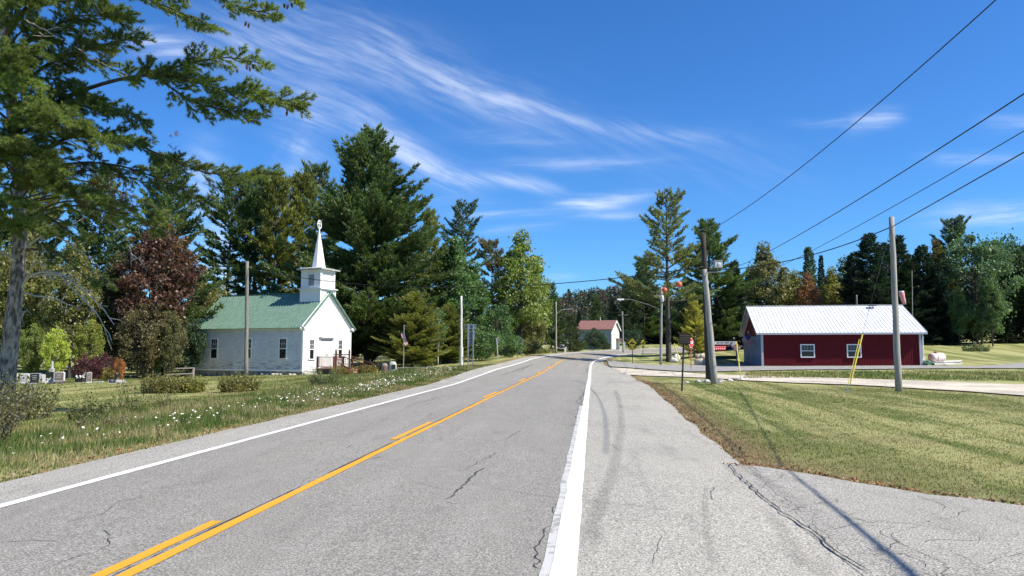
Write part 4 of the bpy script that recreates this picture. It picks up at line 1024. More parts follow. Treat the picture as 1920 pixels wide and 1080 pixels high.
def guard(label, a, b, D, r, m=YELG):
    A = gp(a[0], D); B = pos(b[0], b[1], D + .3); o = MB(); d = Vector(B - A); d0 = d.normalized()
    o.tube([Vector((0, 0, 0)) + d0 * .0, d0 * .42], .012, 6); g = o.build('anchor_rod', GALV, None); g.parent = None
    root = thing('guy_guard', label, 'guy guard', A); g.parent = root
    o = MB(); o.tube([d0 * .4, d], r, 8); o.build('plastic_guard', m, root)
guard('bright yellow guy wire guard in front of the barn window', (1590, 737), (1617, 627), 28.9, .032)
guard('thinner yellow guard just left of the bright yellow one before the barn', (1585.5, 738), (1611, 636), 28.7, .016)
guard('yellow guy guard beside the notice board', (1389, 712), (1380.5, 640), 38.9, .032)
guard('small yellow guy guard leaning by the foot of the sparse pine', (1275, 680), (1264, 644), 86, .06)

# marker balls on the wire
for px, py, D, lab in ((1246, 544, 81, 'orange marker ball on the wire right beside the transformer pole'), (1273, 533.5, 72, 'orange marker ball on the wire in front of the pine trunk')):
    m = MB(); R = .30 if D == 81 else .31
    m.lathe([(R * math.sin(a), -R * math.cos(a)) for a in [PI * (k + .02) / 12.04 for k in range(13)]], 16, (0, 0, 0)); o = m.build('marker_ball', ORANGE, None, True); o.location = pos(px, py, D); tag(o, lab, 'marker ball', 'marker balls on the wire')
#@@PART3
# ------------------------------------------------------------------ signs
def text_mesh(txt, size, m, parent, loc, rot, name='lettering', ext=.003, sx=1.0):
    cu = bpy.data.curves.new(name, 'FONT'); cu.body = txt; cu.size = size; cu.extrude = ext; cu.align_x = 'CENTER'; cu.align_y = 'CENTER'; cu.resolution_u = 2; cu.offset = size * .02
    o = bpy.data.objects.new(name, cu); COL.objects.link(o); bpy.context.view_layer.update()
    me = bpy.data.meshes.new_from_object(o.evaluated_get(bpy.context.evaluated_depsgraph_get())); bpy.data.objects.remove(o)
    me.materials.clear(); t = link(name, me, m, parent, loc); t.rotation_euler = rot; t.scale = (sx, 1, 1); return t

def plate(mb, cx, cz, poly, y0, y1): mb.prism(poly, lambda u, v, t: (cx + u, t, cz + v), y0, y1)
def ngon(n, r, a0=0): return [(r * math.cos(a0 + 2 * PI * k / n), r * math.sin(a0 + 2 * PI * k / n)) for k in range(n)]
def rect(w, h): return [(-w / 2, -h / 2), (w / 2, -h / 2), (w / 2, h / 2), (-w / 2, h / 2)]

# brown slatted board on a black post
b = gp(1278, 29.5); rt = thing('trail_sign', 'small brown lettered board on a leaning black post in the lawn', 'sign', b, math.radians(-16))
m = MB(); m.tube([(0, 0, -.2), (.13, .02, 2.15)], .035, 8); m.build('post', BLACK, rt)
m = MB(); m.box((.17, -.045, 2.06), (.44, .025, .43), Matrix.Rotation(.05, 3, 'Y')); m.build('board', M('dark_brown_board', (.055, .035, .022), .7, c2=(.08, .05, .03)), rt)
m = MB(); r = random.Random(2)
for row in range(4):
    x = -.01
    while x < .33:
        w_ = r.uniform(.03, .07); m.box((x + w_ / 2, -.062, 2.19 - row * .087 - x * .05), (w_, .006, .026)); x += w_ + .012
m.build('lettering', M('faded_tan_letters', (.26, .20, .13), .8), rt)
# stop sign facing the side road
b = gp(1296, 55); st = thing('stop_sign', 'red octagonal stop sign on a red post seen from an angle beside the side road', 'stop sign', b, math.radians(50))
m = MB(); m.bb(-.03, .03, -.02, .02, -.2, .5); m.build('post_base', GALV, st); m = MB(); m.bb(-.035, .035, -.03, .015, .45, 1.85); m.build('post', REDPOST, st)
R8 = .38; m = MB(); plate(m, 0, 2.2, ngon(8, R8, PI / 8), -.05, -.032); m.build('sign_border', M('white_reflective', (.8, .8, .8), .4), st)
m = MB(); plate(m, 0, 2.2, ngon(8, R8 * .92, PI / 8), -.054, -.051); m.build('sign_face', REDP, st)
text_mesh('STOP', .29, WHITE, st, (0, -.058, 2.2), (PI / 2, 0, 0), ext=.002, sx=.86)
# warning signs
def diamond(px, py_base, D, cz, r, m_, label, rz, face):
    b = gp(px, D); t = thing('warning_sign', label, 'sign', b, rz)
    m = MB(); m.bb(-.035, .035, 0, .05, -.2, cz + .3); m.build('post', BLACK if face == 'sled' else GALV, t)
    m = MB(); plate(m, 0, cz, ngon(4, r), -.04, -.02); m.build('sign_face', m_, t)
    k = r / .62; g = MB()
    if face == 'sled':
        plate(g, 0, cz - .02, [(-.34 * k, -.10 * k), (.30 * k, -.12 * k), (.36 * k, -.02 * k), (.10 * k, .04 * k), (.04 * k, .10 * k), (.03 * k, .25 * k), (-.05 * k, .27 * k), (-.10 * k, .10 * k), (-.28 * k, .06 * k)], -.05, -.041)
        plate(g, 0, cz - .16, rect(.5 * k, .04 * k), -.05, -.041)
    else:
        plate(g, -.08 * k, cz, rect(.11 * k, .62 * k), -.05, -.041); plate(g, .05 * k, cz, rect(.2 * k, .10 * k), -.0505, -.0405); plate(g, .08 * k, cz, [(.03, -.15 * k), (.27 * k, 0), (.03, .15 * k)], -.051, -.0402)
        plate(g, -.08 * k, cz + .36 * k, [(-.13 * k, -.08 * k), (.13 * k, -.08 * k), (0, .10 * k)], -.0512, -.0403)
    g.build('symbol', BLACK, t)
    g = MB(); plate(g, 0, cz - r - .12, rect(.78 * k if face == 'sled' else .62 * k, .30 * k), -.04, -.02); g.build('plaque', OSIGN if face != 'sled' else m_, t)
    g = MB(); 
    for i in range(5): plate(g, (-.22 + i * .11) * k, cz - r - .12, rect(.07 * k, .10 * k), -.046, -.041)
    g.build('plaque_lettering', BLACK, t)
diamond(1186, 681, 86, 2.35, .56, YSIGN, 'shaded yellow diamond sign with a black snowmobile symbol at the bend', math.radians(-28), 'sled')
diamond(1206, 669, 112, 2.1, .50, YSIGN, 'bright yellow diamond sign with a side road arrow symbol at the bend', math.radians(32), 'arrow')
# backs of road signs on the left verge
b = gp(877.5, 60); t = thing('road_sign', 'large two post road sign seen from behind on the left verge', 'sign', b)
w_ = (887 - 877.5) / FP * 60; zt = 3.62
for k, x in enumerate((0, w_)): m = MB(); m.bb(x - .045, x + .045, -.05, .05, -.3 + k * .05, zt); m.build('post', GALV, t)
m = MB(); m.bb(-.27, w_ + .25, .06, .09, 3.22, 3.60); m.build('top_panel', SIGNBACK, t)
m = MB(); m.bb(-.06, w_ + .12, .06, .09, 2.46, 3.10); m.build('middle_panel', SIGNBACK, t)
m = MB(); m.bb(.0, w_ + .02, .06, .09, 1.95, 2.38); m.build('lower_panel', SIGNBACK, t)
m = MB()
for z in (3.57, 3.28, 3.02, 2.48): m.bb(-.28 if z > 3.2 else -.12, w_ + (.26 if z > 3.2 else .14), .03, .06, z - .03, z + .03)
m.build('crossbar', GALV, t)
b = gp(934.5, 76); t = thing('road_sign', 'single small square sign seen from behind on a leaning pale post', 'sign', b)
m = MB(); m.beam((0, 0, -.2), (-.18, 0, 2.25), .07, .09); m.build('post', M('pale_wood_post', (.5, .48, .43), .8), t); m = MB(); m.box((-.14, .07, 1.95), (.38, .02, .5)); m.build('panel', SIGNBACK, t)
b = gp(970, 86); t = thing('road_sign', 'farther two post green framed sign seen from behind among the bushes', 'sign', b)
GFR = M('dull_green_frame', (.13, .17, .15), .6)
w_ = (978.5 - 970) / FP * 86
for x in (0, w_): m = MB(); m.bb(x - .04, x + .04, -.04, .04, -.2, 2.15); m.build('post', GFR, t)
m = MB(); m.bb(-.15, w_ + .15, .05, .08, 1.55, 2.12); m.build('panel', SIGNBACK, t)
m = MB(); m.bb(-.2, w_ + .2, .02, .05, 2.05, 2.12); m.bb(-.1, w_ + .1, .02, .05, 1.52, 1.58); m.build('crossbar', GFR, t)
b = gp(870.5, 60); m = MB(); m.beam((0, 0, -.1), (-.13, 0, 1.05), .07, .07); o = m.build('leaning_stake', M('grey_green_stake', (.3, .33, .29), .8), None); o.location = b; tag(o, 'short leaning stake beside the two post road sign', 'stake')
b = gp(863.5, 60); m = MB(); m.bb(-.06, .06, -.06, .06, -.1, .17); m.lathe([(.06, 0), (.03, .05)], 8, (0, 0, .17)); o = m.build('dark_stub', BLACK, None); o.location = b; tag(o, 'dark stub in the grass at the foot of the white pole', 'stub')
b = gp(800, 60); t = thing('low_post_and_rail', 'two short wooden posts with a low rail on the church lawn', 'post rail', b)
for x in (.12, .52): m = MB(); m.bb(x - .05, x + .05, -.05, .05, -.1, .52 - (x - .12) * .2); m.build('post', POLE_L, t)
m = MB(); m.beam((.0, .06, .06), (.62, .06, .04), .05, .06); m.build('rail', POLE_L, t)
b = gp(793.5, 60); m = MB(); m.lathe([(.07, -.05), (.08, .1), (.05, .16)], 8, (0, 0, 0)); o = m.build('dark_stub', BLACK, None); o.location = b; tag(o, 'small dark stub left of the two short posts', 'stub')
# flagpole by the church
b = gp(756.5, 61); t = thing('flagpole', 'slim metal flagpole on the church lawn in front of the big pine', 'flagpole', b)
m = MB(); m.tube([(0, 0, -.1), (0, 0, 3.75)], .03, 8); m.build('pole_shaft', M('brushed_pole', (.4, .41, .42), .4, metal=.4), t)
m = MB(); m.lathe([(.01, 0), (.05, .04), (.01, .09)], 8, (0, 0, 3.75)); m.build('finial', GALV, t)
ft = thing('hanging_flag', 'american flag hanging limp beside the church flagpole', 'flag', b + np.array([-.03, 0, 3.3])); flag(ft, (0, 0, 0), Matrix.Rotation(math.radians(52), 3, 'Y'), 1.15, .32, .35)
# two stones
def vstone(px, D, w, h, m_, label, plaque=None):
    b = gp(px, D); t = thing('memorial_stone', label, 'memorial', b, 0, None); m = MB(); m.cur = 0
    prof = [(w * .42, -.1), (w * .50, .1), (w * .52, h * .4), (w * .5, h * .75), (w * .40, h * .93), (w * .15, h)]
    m.lathe(prof, 14, (0, 0, 0), Matrix.Diagonal((1, .6, 1))); m.build('stone', m_, t, True)
    if plaque: m = MB(); m.box((w * .18, -w * .28, h * .5), (w * .5, .05, h * .42), Matrix.Rotation(.35, 3, 'Z')); m.build('plaque', plaque, t)
vstone(721, 61, .50, .78, M('pinkish_stone', (.34, .27, .23), .9, c2=(.22, .17, .15), scale=6, bump=.5), 'rounded brown memorial stone on the church lawn', M('brown_plaque', (.16, .08, .07), .6))
vstone(736, 61, .62, .90, M('light_stone', (.55, .54, .50), .9, c2=(.38, .37, .34), scale=6, bump=.5), 'pale rounded memorial stone with a dark plaque next to the brown one', GRAND)
b = gp(765, 62); m = MB(); m.beam((-1.0, 0, .28), (2.4, 0, .33), .10, .08)
for x in (-.9, .6, 2.2): m.bb(x - .05, x + .05, -.05, .05, -.1, .3)
o = m.build('low_rail_fence', POLE_L, None); o.location = b; tag(o, 'low weathered rail running through the grass behind the flagpole', 'fence')
# fence left of the church
b = gp(312, 62); t = thing('rail_fence', 'two rail wooden fence beside the left end of the church', 'fence', b)
L_ = (362 - 312) / FP * 62
for x in (.02, L_): m = MB(); m.bb(x - .06, x + .06, -.06, .06, -.2, .80); m.build('post', M('pinkish_grey_post', (.36, .32, .30), .8), t)
for z in (.78, .32): m = MB(); m.beam((0, -.07, z - .08), (L_ + .05, -.07, z), .05, .10); m.build('rail', M('pinkish_grey_rail', (.42, .38, .36), .8), t)
m = MB(); m.beam((L_ * .45, .1, .0), (L_ * .7, .1, .95), .05, .05); m.build('brace', POLE_G, t)

# ------------------------------------------------------------------ graveyard
def grave(px, D, w, h, th_, m_, label, top='flat', base=None, face=None, rz=0.0, tilt=0.0, basem=None):
    b = gp(px, D); t = thing('headstone', label, 'headstone', b, rz, 'headstones in the churchyard'); R = Matrix.Rotation(tilt, 3, 'X'); z0 = 0
    if base: m = MB(); m.box((0, 0, base / 2 - .05), (w * 1.22, th_ * 1.7, base + .1)); m.build('base', basem or GRANG, t); z0 = base
    if top == 'flat': poly = [(-w / 2, 0), (w / 2, 0), (w / 2, h), (-w / 2, h)]
    elif top == 'serp': poly = [(-w / 2, 0), (w / 2, 0), (w / 2, h * .90)] + [(w / 2 * math.cos(a), h * .90 + h * .10 * math.sin(a)) for a in [PI * k / 8 for k in range(1, 8)]] + [(-w / 2, h * .90)]
    elif top == 'round': poly = [(-w / 2, 0), (w / 2, 0)] + [(w / 2 * math.cos(a), h - w / 2 + w / 2 * math.sin(a)) for a in [PI * k / 8 for k in range(9)]]
    m = MB(); m.prism(poly, lambda u, v, s: tuple(R @ Vector((u, s, v)) + Vector((0, 0, z0 - .03))), -th_ / 2, th_ / 2); m.build('tablet', m_, t)
    if face:
        m = MB(); m.prism([(u * .88, v * .84 + h * .06) for u, v in poly], lambda u, v, s: tuple(R @ Vector((u, s, v)) + Vector((0, 0, z0))), -th_ / 2 - .006, -th_ / 2 - .002); m.build('inscription_panel', face, t)
        m = MB(); r = random.Random(px)
        for k in range(3): m.prism(rect(w * r.uniform(.3, .55), h * .05), lambda u, v, s: tuple(R @ Vector((u, s, v + h * (.72 - .16 * k))) + Vector((0, 0, z0))), -th_ / 2 - .010, -th_ / 2 - .007)
        m.build('inscription', GRANG, t)
grave(28, 44, .22, .60, .16, GRANW, 'narrow white headstone just right of the big pine trunk', 'flat', .05, None, .5)
grave(46, 44, .42, .58, .20, GRANW, 'grey faced white headstone left of the tall black one', 'serp', .07, GRANG, .35)
grave(65.5, 42.5, .52, .60, .20, GRANG, 'tall black polished headstone near the pine trunk', 'flat', .06, GRAND, .25)
grave(79, 47, .34, .55, .14, GRANG, 'small pale headstone leaning behind the black one', 'serp', None, None, .5, -.2)
grave(93, 43, .42, .36, .16, GRANW, 'low white slanted marker between the black and brown headstones', 'flat', None, GRANG, .4, -.55)
grave(100, 48, 1.0, .62, .2, GRAND, 'wide dark headstone behind the slanted white marker', 'flat', .05, None, .0)
grave(111, 43, .52, .56, .24, GRANW, 'large brown faced headstone with a bright white edge on a brown plinth', 'serp', .15, GRANB, .32, 0, GRANB)
grave(148, 45, .38, .28, .2, GRAND, 'low dark headstone with white flowers on it', 'flat', .04, None, .2)
grave(167, 44, .26, .62, .16, GRANW, 'upright white headstone right of the little flag', 'serp', .05, GRANB, .5)
grave(185, 45, .5, .12, .3, GRANG, 'flat grey marker low in the grass', 'flat', None, None, .1)
grave(211, 43, .40, .26, .24, GRANG, 'low black slanted headstone right of the flat marker', 'serp', None, GRAND, .35, -.25)
grave(227, 43.5, .40, .12, .16, GRANW, 'small low white marker at the right end of the graves', 'flat', .10, None, .2)
# thin pillar monument with a cross cap
b = gp(96.5, 50); t = thing('pillar_monument', 'slim grey pillar monument rising behind the headstones', 'monument', b); m = MB(); m.bb(-.12, .12, -.12, .12, -.1, .85); m.lathe([(.13, 0), (.10, .05), (.07, .4), (.03, .5)], 6, (.0, 0, .85)); m.build('pillar', GRANG, t)
m = MB(); m.bb(-.16, .16, -.16, .16, -.1, .2); m.build('base', GRANG, t)
b = gp(218, 46); t = thing('dark_post', 'short black square post behind the low slanted headstone', 'post', b); m = MB(); m.bb(-.09, .09, -.09, .09, -.1, .5); m.lathe([(.12, 0), (.04, .08)], 4, (0, 0, .5)); m.build('shaft', BLACK, t)
b = gp(158, 44); t = thing('grave_flag', 'little pale flag on a stick between two headstones', 'flag', b); m = MB(); m.tube([(0, 0, -.1), (.06, 0, .75)], .01, 5); m.build('stick', POLE_L, t)
m = MB(); m.raw([(.06, 0, .75), (.05, 0, .45), (-.06, .04, .38), (-.16, .02, .42), (-.05, .05, .60)], [(0, 1, 2, 3, 4)]); m.raw([(.06, .012, .75), (.05, .012, .45), (-.06, .052, .38), (-.16, .032, .42), (-.05, .062, .60)], [(4, 3, 2, 1, 0)]); m.build('cloth', M('pale_pink_flag', (.6, .52, .53), .8), t)
b = gp(150, 44.3); t = thing('grave_flowers', 'bunch of white flowers on the low dark headstone', 'flowers', b + np.array([0, -.05, .28])); m = MB(); r = random.Random(3)
for k in range(14):
    a = r.uniform(0, 6.3); rr = r.uniform(0, .28); c = (rr * math.cos(a), rr * .5 * math.sin(a), r.uniform(.0, .16)); m.lathe([(.02, -.03), (.05, 0), (.03, .03)], 6, c)
m.build('blossoms', WHITE, t)

# ------------------------------------------------------------------ notice board, boulders, tank
b = gp(1355, 86); t = thing('notice_board', 'roadside notice board with a white header and a red lit display', 'notice board', b)
W2 = 1.62
for x in (-W2 + .3, W2 - .02): m = MB(); m.bb(x - .06, x + .06, -.06, .06, -.2, 1.9); m.build('post', BLACK if x < 0 else GREYTRIM, t)
m = MB(); m.bb(-W2 + .1, W2 + .02, -.12, .06, 1.72, 2.06); m.build('header', WHITE, t)
m = MB(); r = random.Random(5); x = -W2 + .45
for w_ in (.04, .20, 0, .10, .24, .06, .30, .05, .22, .30, .06, .28, .08):
    if w_:
        m.prism(rect(w_, .16), lambda u, v, s, x=x, w_=w_: (x + u, s, 1.90 + v), -.128, -.122)
        if w_ > .15: m.cur = 1; m.prism(rect(w_ * .5, .06), lambda u, v, s, x=x: (x + u, s, 1.87 + v), -.132, -.129); m.cur = 0
    x += max(w_, .05) / 2 + .13
m.build('header_lettering', [BLACK, WHITE], t)
m = MB(); m.bb(-W2 + .3, .95, -.06, .06, .98, 1.66); m.build('display', BLACK, t)
LED = M('red_led', (1, .03, .04), .5, emit=.8); m = MB(); m.bb(-W2 + .32, .52, -.075, -.062, 1.44, 1.53); m.bb(-1.1, .35, -.0655, -.0615, 1.05, 1.42); m.build('display_glow', M('red_led_dim', (.35, .006, .012), .5, emit=.25), t)
m = MB()
for k in range(6): m.box((-.95 + k * .24, -.08, 1.25), (.15, .01, .20)); 
for k in range(9): m.box((-1.1 + k * .18, -.08, 1.485), (.15, .01, .05))
m.build('display_lettering', M('red_led_bright', (1, .28, .3), .5, emit=.7), t)
m = MB(); m.bb(.60, 1.35, -.10, .0, 1.02, 1.10); m.bb(1.2, 1.3, -.1, 0, 1.10, 1.6); m.bb(.62, 1.2, -.08, .0, 1.5, 1.6); m.build('side_cabinet', GREYTRIM, t)
m = MB(); m.bb(-W2 + .3, W2, -.03, .03, .02, .42); m.build('base_panel', M('dark_green_panel', (.03, .045, .03), .8), t)
m = MB(); r = random.Random(8)
def boulder(px, D, w, h, d, label, m_, seed, group=None, sink=.08):
    b = gp(px, D); r = np.random.RandomState(seed); V = []; n = 14
    bm = MB(); prof = [(math.sin(PI * (k + .02) / 8.04), -math.cos(PI * (k + .02) / 8.04)) for k in range(9)]; bm.lathe(prof, n)
    P = np.array(bm.v); nz = 1 + .18 * np.sin(P[:, 0] * 3.1 + seed) * np.cos(P[:, 1] * 2.7 + seed * 2) + r.normal(0, .045, len(P)); P = P * nz[:, None] * np.array([w / 2, d / 2, h / 2]) + np.array([0, 0, h / 2 - sink])
    bm.v = [tuple(p) for p in P]; o = bm.build('boulder', m_, None, True); o.location = b; tag(o, label, 'boulder', group); return o
boulder(1315, 80, 1.35, .85, 1.0, 'large sandy boulder behind the dark pole', BOULDER, 1)
boulder(1319, 86, .9, .85, .8, 'second sandy rock standing behind the large boulder', BOULDER, 2)
boulder(1310, 88, 1.0, .6, .7, 'low pinkish rock left of the standing one', M('pinkish_rock', (.45, .34, .28), .9, bump=.5), 5)
boulder(1264, 87, 1.0, .62, .7, 'white painted rock at the foot of the sparse pine', WROCK, 3)
boulder(1269, 88, .8, 1.0, .6, 'smaller white rock right behind the one at the pine foot', WROCK, 4)
for k, (px, D, w, h) in enumerate([(1309, 38.5, .3, .2), (1317, 39, .26, .16), (1325, 38, .34, .22), (1349, 37.5, .25, .16), (1352, 38.5, .3, .18), (1369, 38, .28, .2), (1392, 39.2, .42, .16), (1399, 39.5, .34, .14), (1288, 38.2, .3, .14)]):
    boulder(px, D, w, h, .25, ['loose pale stone at the foot of the two crossed poles', 'loose pale stone at the foot of the two crossed poles', 'loose pale stone at the foot of the two crossed poles', 'loose pale stone at the foot of the two crossed poles', 'loose pale stone at the foot of the two crossed poles', 'white stone left of the dark drain mouth', 'longer white stone right of the dark drain mouth', 'flat white stone farthest right beside the guy anchor', 'flat stone in the bare dirt left of the crossed poles'][k], WROCK if k > 4 else GRANG, 10 + k, 'stones by the crossed poles' if k < 5 else None)
b = gp(1378, 38.6); m = MB(); m.lathe([(.30, -.05), (.30, .02), (.24, .10), (.20, .10), (.19, .0)], 14, (0, 0, .0), Matrix.Diagonal((1.3, .8, 1))); o = m.build('drain_mouth', BLACK, None); o.location = b; tag(o, 'dark drain mouth between white stones beside the guy anchor', 'drain')
# propane tank
b = gp(1757, 76); t = thing('propane_tank', 'fat pinkish white propane tank lying on the grass right of the barn', 'tank', b, math.radians(20))
RX = Matrix.Rotation(PI / 2, 3, 'Y'); R_ = .46; Lh = .62
prof = [(R_ * math.sin(a), -Lh - R_ * .75 * math.cos(a)) for a in [PI / 2 * k / 6 + .02 for k in range(7)]] + [(R_ * math.cos(a), Lh + R_ * .75 * math.sin(a)) for a in [PI / 2 * k / 6 for k in range(6)]] + [(.02, Lh + R_ * .75)]
m = MB(); m.lathe(prof, 20, (0, 0, R_ + .12), RX); m.build('tank_shell', M('chalky_white_paint', (.72, .62, .59), .6, c2=(.6, .46, .42), scale=1.5), t, True)
m = MB(); m.lathe([(.16, 0), (.16, .14), (.10, .2)], 12, (-.15, 0, 2 * R_ + .10)); m.build('valve_dome', M('rusty_cap', (.30, .15, .12), .8), t)
m = MB(); 
for x in (-.32,): m.lathe([(R_ + .012, -.03), (R_ + .012, .03)], 20, (x, 0, R_ + .12), RX)
m.build('strap', BLACK, t)
for x in (-.5, .5): m = MB(); m.bb(x - .08, x + .08, -.35, .35, -.05, .2); m.build('cradle', CONC, t)
b = gp(1775, 73.5); t = thing('white_slab', 'long low white slab on the grass in front of the propane tank', 'slab', b, .03); m = MB(); m.bb(-1.4, 1.45, -.3, .35, -.1, .16); m.bb(-.45, .5, -.55, -.3, -.1, .05); m.build('slab_body', M('white_slab_paint', (.75, .74, .72), .8), t)
b = gp(1729, 71.5); t = thing('white_box', 'small white utility box against the right end of the barn', 'utility box', b + np.array([.15, .4, 0])); m = MB(); m.bb(-.28, .28, -.25, .25, .5, .78); m.build('lid', WHITE, t); m = MB(); m.bb(-.24, .24, -.2, .2, -.05, .5); m.build('cabinet', M('dark_cabinet', (.06, .08, .08), .7), t)
b = gp(1737, 70.5); t = thing('green_mower', 'low green machine parked beside the right end of the barn', 'mower', b + np.array([.15, .1, 0])); GRM = M('dull_green_paint', (.07, .19, .12), .5)
m = MB(); m.bb(-.42, .45, -.28, .28, .12, .38); m.lathe([(.25, 0), (.2, .12)], 10, (.1, 0, .38)); m.build('body', GRM, t)
for x in (-.3, .36): m = MB(); m.lathe([(.15, -.05), (.15, .05)], 12, (x, -.31, .13), Matrix.Rotation(PI / 2, 3, 'X')); m.build('wheel', BLACK, t)
m = MB(); m.tube([(-.35, 0, .35), (-.55, 0, .75), (-.40, 0, .8)], .02, 6); m.build('handle', BLACK, t)
# pink windsock-like cloth on a pole behind the barn roof
b = gp(1697, 92); t = thing('pink_windsock', 'limp pink and white windsock on a short mast above the right of the barn roof', 'windsock', b)
m = MB(); m.tube([(0, 0, 0), (-.12, 0, 7.6)], .04, 6); m.build('mast', BROWNWD, t)
m = MB(); m.tube([(-.15, 0, 7.75), (-.10, 0, 7.35), (.0, 0, 6.95), (.12, .05, 6.5), (.2, .05, 6.1)], [.30, .34, .26, .28, .2], 10); m.build('cloth', PINKP, t, True)
m = MB(); m.lathe([(.27, 0), (.34, .06), (.30, .14)], 12, (-.15, 0, 7.62)); m.build('hoop', WHITE, t)
# far guard rail posts by the bend
b = gp(1292, 92); t = thing('low_fence', 'thin dark post and rail fence in the grass right of the pine', 'fence', b)
for x in (0, 1.1, 2.3): m = MB(); m.bb(x - .05, x + .05, -.05, .05, -.2, .85); m.build('post', POLE_D, t)
m = MB(); m.beam((-.9, -.05, .75), (2.4, -.05, .80), .04, .07); m.build('rail', POLE_D, t)
for k, (px, D, lab) in enumerate([(1060, 118, 'tiny white marker post left of the bend'), (1163, 140, 'small white marker on the verge before the red roofed house')]):
    b = gp(px, D); m = MB(); m.bb(-.12, .12, -.03, .03, .0, .9); m.lathe([(.2, 0), (.2, .06)], 4, (0, 0, .9)); o = m.build('marker_post', WHITE, None); o.location = b; tag(o, lab, 'marker')
#@@PART4
# ------------------------------------------------------------------ plants
def unit(v): return v / (np.linalg.norm(v, axis=-1, keepdims=True) + 1e-9)
def blades(P, D, L, W, R):
    """thin triangles: N x 3 base points, directions, lengths, widths"""
    s = unit(np.cross(D, R.normal(size=D.shape))) * (W / 2)[:, None] if np.ndim(W) else unit(np.cross(D, R.normal(size=D.shape))) * W / 2
    L = L[:, None] if np.ndim(L) else L
    return np.stack([P - s, P + s, P + D * L], 1).reshape(-1, 3)
def leaves(P, s, R, up=.35):
    n = unit(R.normal(size=P.shape) + np.array([0, 0, up])); a = unit(np.cross(n, R.normal(size=P.shape))); b = np.cross(n, a)
    s = s[:, None]
    return np.stack([P - a * s * .5, P + b * s * .34, P + a * s * .5, P - b * s * .34], 1).reshape(-1, 3)

def trunk_tube(mb, pts, r, n=6): mb.tube(pts, list(r), n, False)

def gen_pine(seed, H, base, prof, rmax, whorl=.62, nb=5, tw=.30, tuft=.22, bl=.44, bw=.115, nbl=9, lift=(.0, .7), sag=0.0, asym=.25, trunk_r=.32, curve=.0, bare=.25, gap=0.0):
    """whorled conifer: returns foliage triangles and a wood builder"""
    R = np.random.RandomState(seed); r = random.Random(seed); mb = MB()
    tp = [Vector((curve * math.sin(z / H * 3.0) , curve * .6 * math.sin(z / H * 4.1 + seed), z)) for z in np.linspace(-.3, H, 14)]
    mb.tube(tp, [trunk_r * (1 - .93 * k / 13) for k in range(14)], 8, False)
    BP = []; BD = []
    a1, a2 = R.uniform(0, 6.28, 2); z = base * H; 
    while z < H * .985:
        t = (z - base * H) / (H - base * H); n = max(3, int(round(nb + R.uniform(-1, 1)))) if t < .95 else 3; a0 = R.uniform(0, 6.28)
        tx = np.array(tp[min(13, int((z + .3) / (H + .3) * 13))])
        for k in range(n):
            if R.uniform() < gap: continue
            az = a0 + 6.283 * k / n + R.uniform(-.35, .35)
            L = rmax * prof(t) * R.uniform(.55, 1.15) * (1 + asym * math.sin(az + a1) * math.sin(z * .9 + a2)); L = max(L, .35)
            el = lift[0] + (lift[1] - lift[0]) * t ** 1.3 + R.uniform(-.12, .12)
            h = np.array([math.cos(az), math.sin(az), 0]); m = 7; u = np.linspace(0, 1, m)
            pts = np.array([tx[0], tx[1], z]) + h * (u * L * math.cos(el))[:, None] + np.array([0, 0, 1]) * (u * L * math.sin(el) + (u ** 2.4) * L * (.24 - sag * .9) - np.sin(u * 3.14) * sag * L * .3)[:, None]
            mb.tube([Vector(p) for p in pts[::2]], [max(.012, .016 * L + .01) * (1 - .8 * i / 3) for i in range(4)], 4, False)
            s = bare
            while s < 1.0:
                i = s * (m - 1); j = min(int(i), m - 2); p = pts[j] + (pts[j + 1] - pts[j]) * (i - j); d = unit(pts[j + 1] - pts[j])
                side = np.cross(d, [0, 0, 1.0]); side /= np.linalg.norm(side) + 1e-9
                for sg in (-1, 1):
                    tl = (.30 + (1 - s) * L * .50) * R.uniform(.5, 1.1); tl = min(tl, 2.1); dd = unit(d * R.uniform(.8, 1.3) + side * sg * R.uniform(.45, .9) + np.array([0, 0, R.uniform(-.05, .3)]))
                    nt = max(1, int(tl / tuft)); w = (np.arange(nt) + 1) / nt
                    q_ = p + dd * (w * tl)[:, None] + R.normal(0, .05, (nt, 3)); BP.append(q_); BD.append(np.tile(unit(dd * .9 + d * .35 + np.array([0, 0, .30])), (nt, 1)))
                s += tw / L * R.uniform(.7, 1.3)
            BP.append(pts[-2:]); BD.append(np.tile(unit(pts[-1] - pts[-2]), (2, 1)))
        z += whorl * R.uniform(.7, 1.3) * (1 - .35 * t)
    BP.append(np.array([[0, 0, H - .2], [0, 0, H - .5]]) + np.array([tp[-1].x, tp[-1].y, 0])); BD.append(np.array([[0, 0, 1.0]] * 2))
    P = np.concatenate(BP); Dd = np.concatenate(BD); P = np.repeat(P, nbl, 0); Dd = np.repeat(Dd, nbl, 0)
    P = P + R.normal(0, .05, P.shape) * np.array([1, 1, .6]); Dd = unit(Dd + R.normal(0, .36, Dd.shape)); n = len(P)
    return blades(P, Dd, bl * R.uniform(.6, 1.2, n), np.full(n, bw) * R.uniform(.6, 1.3, n), R), mb

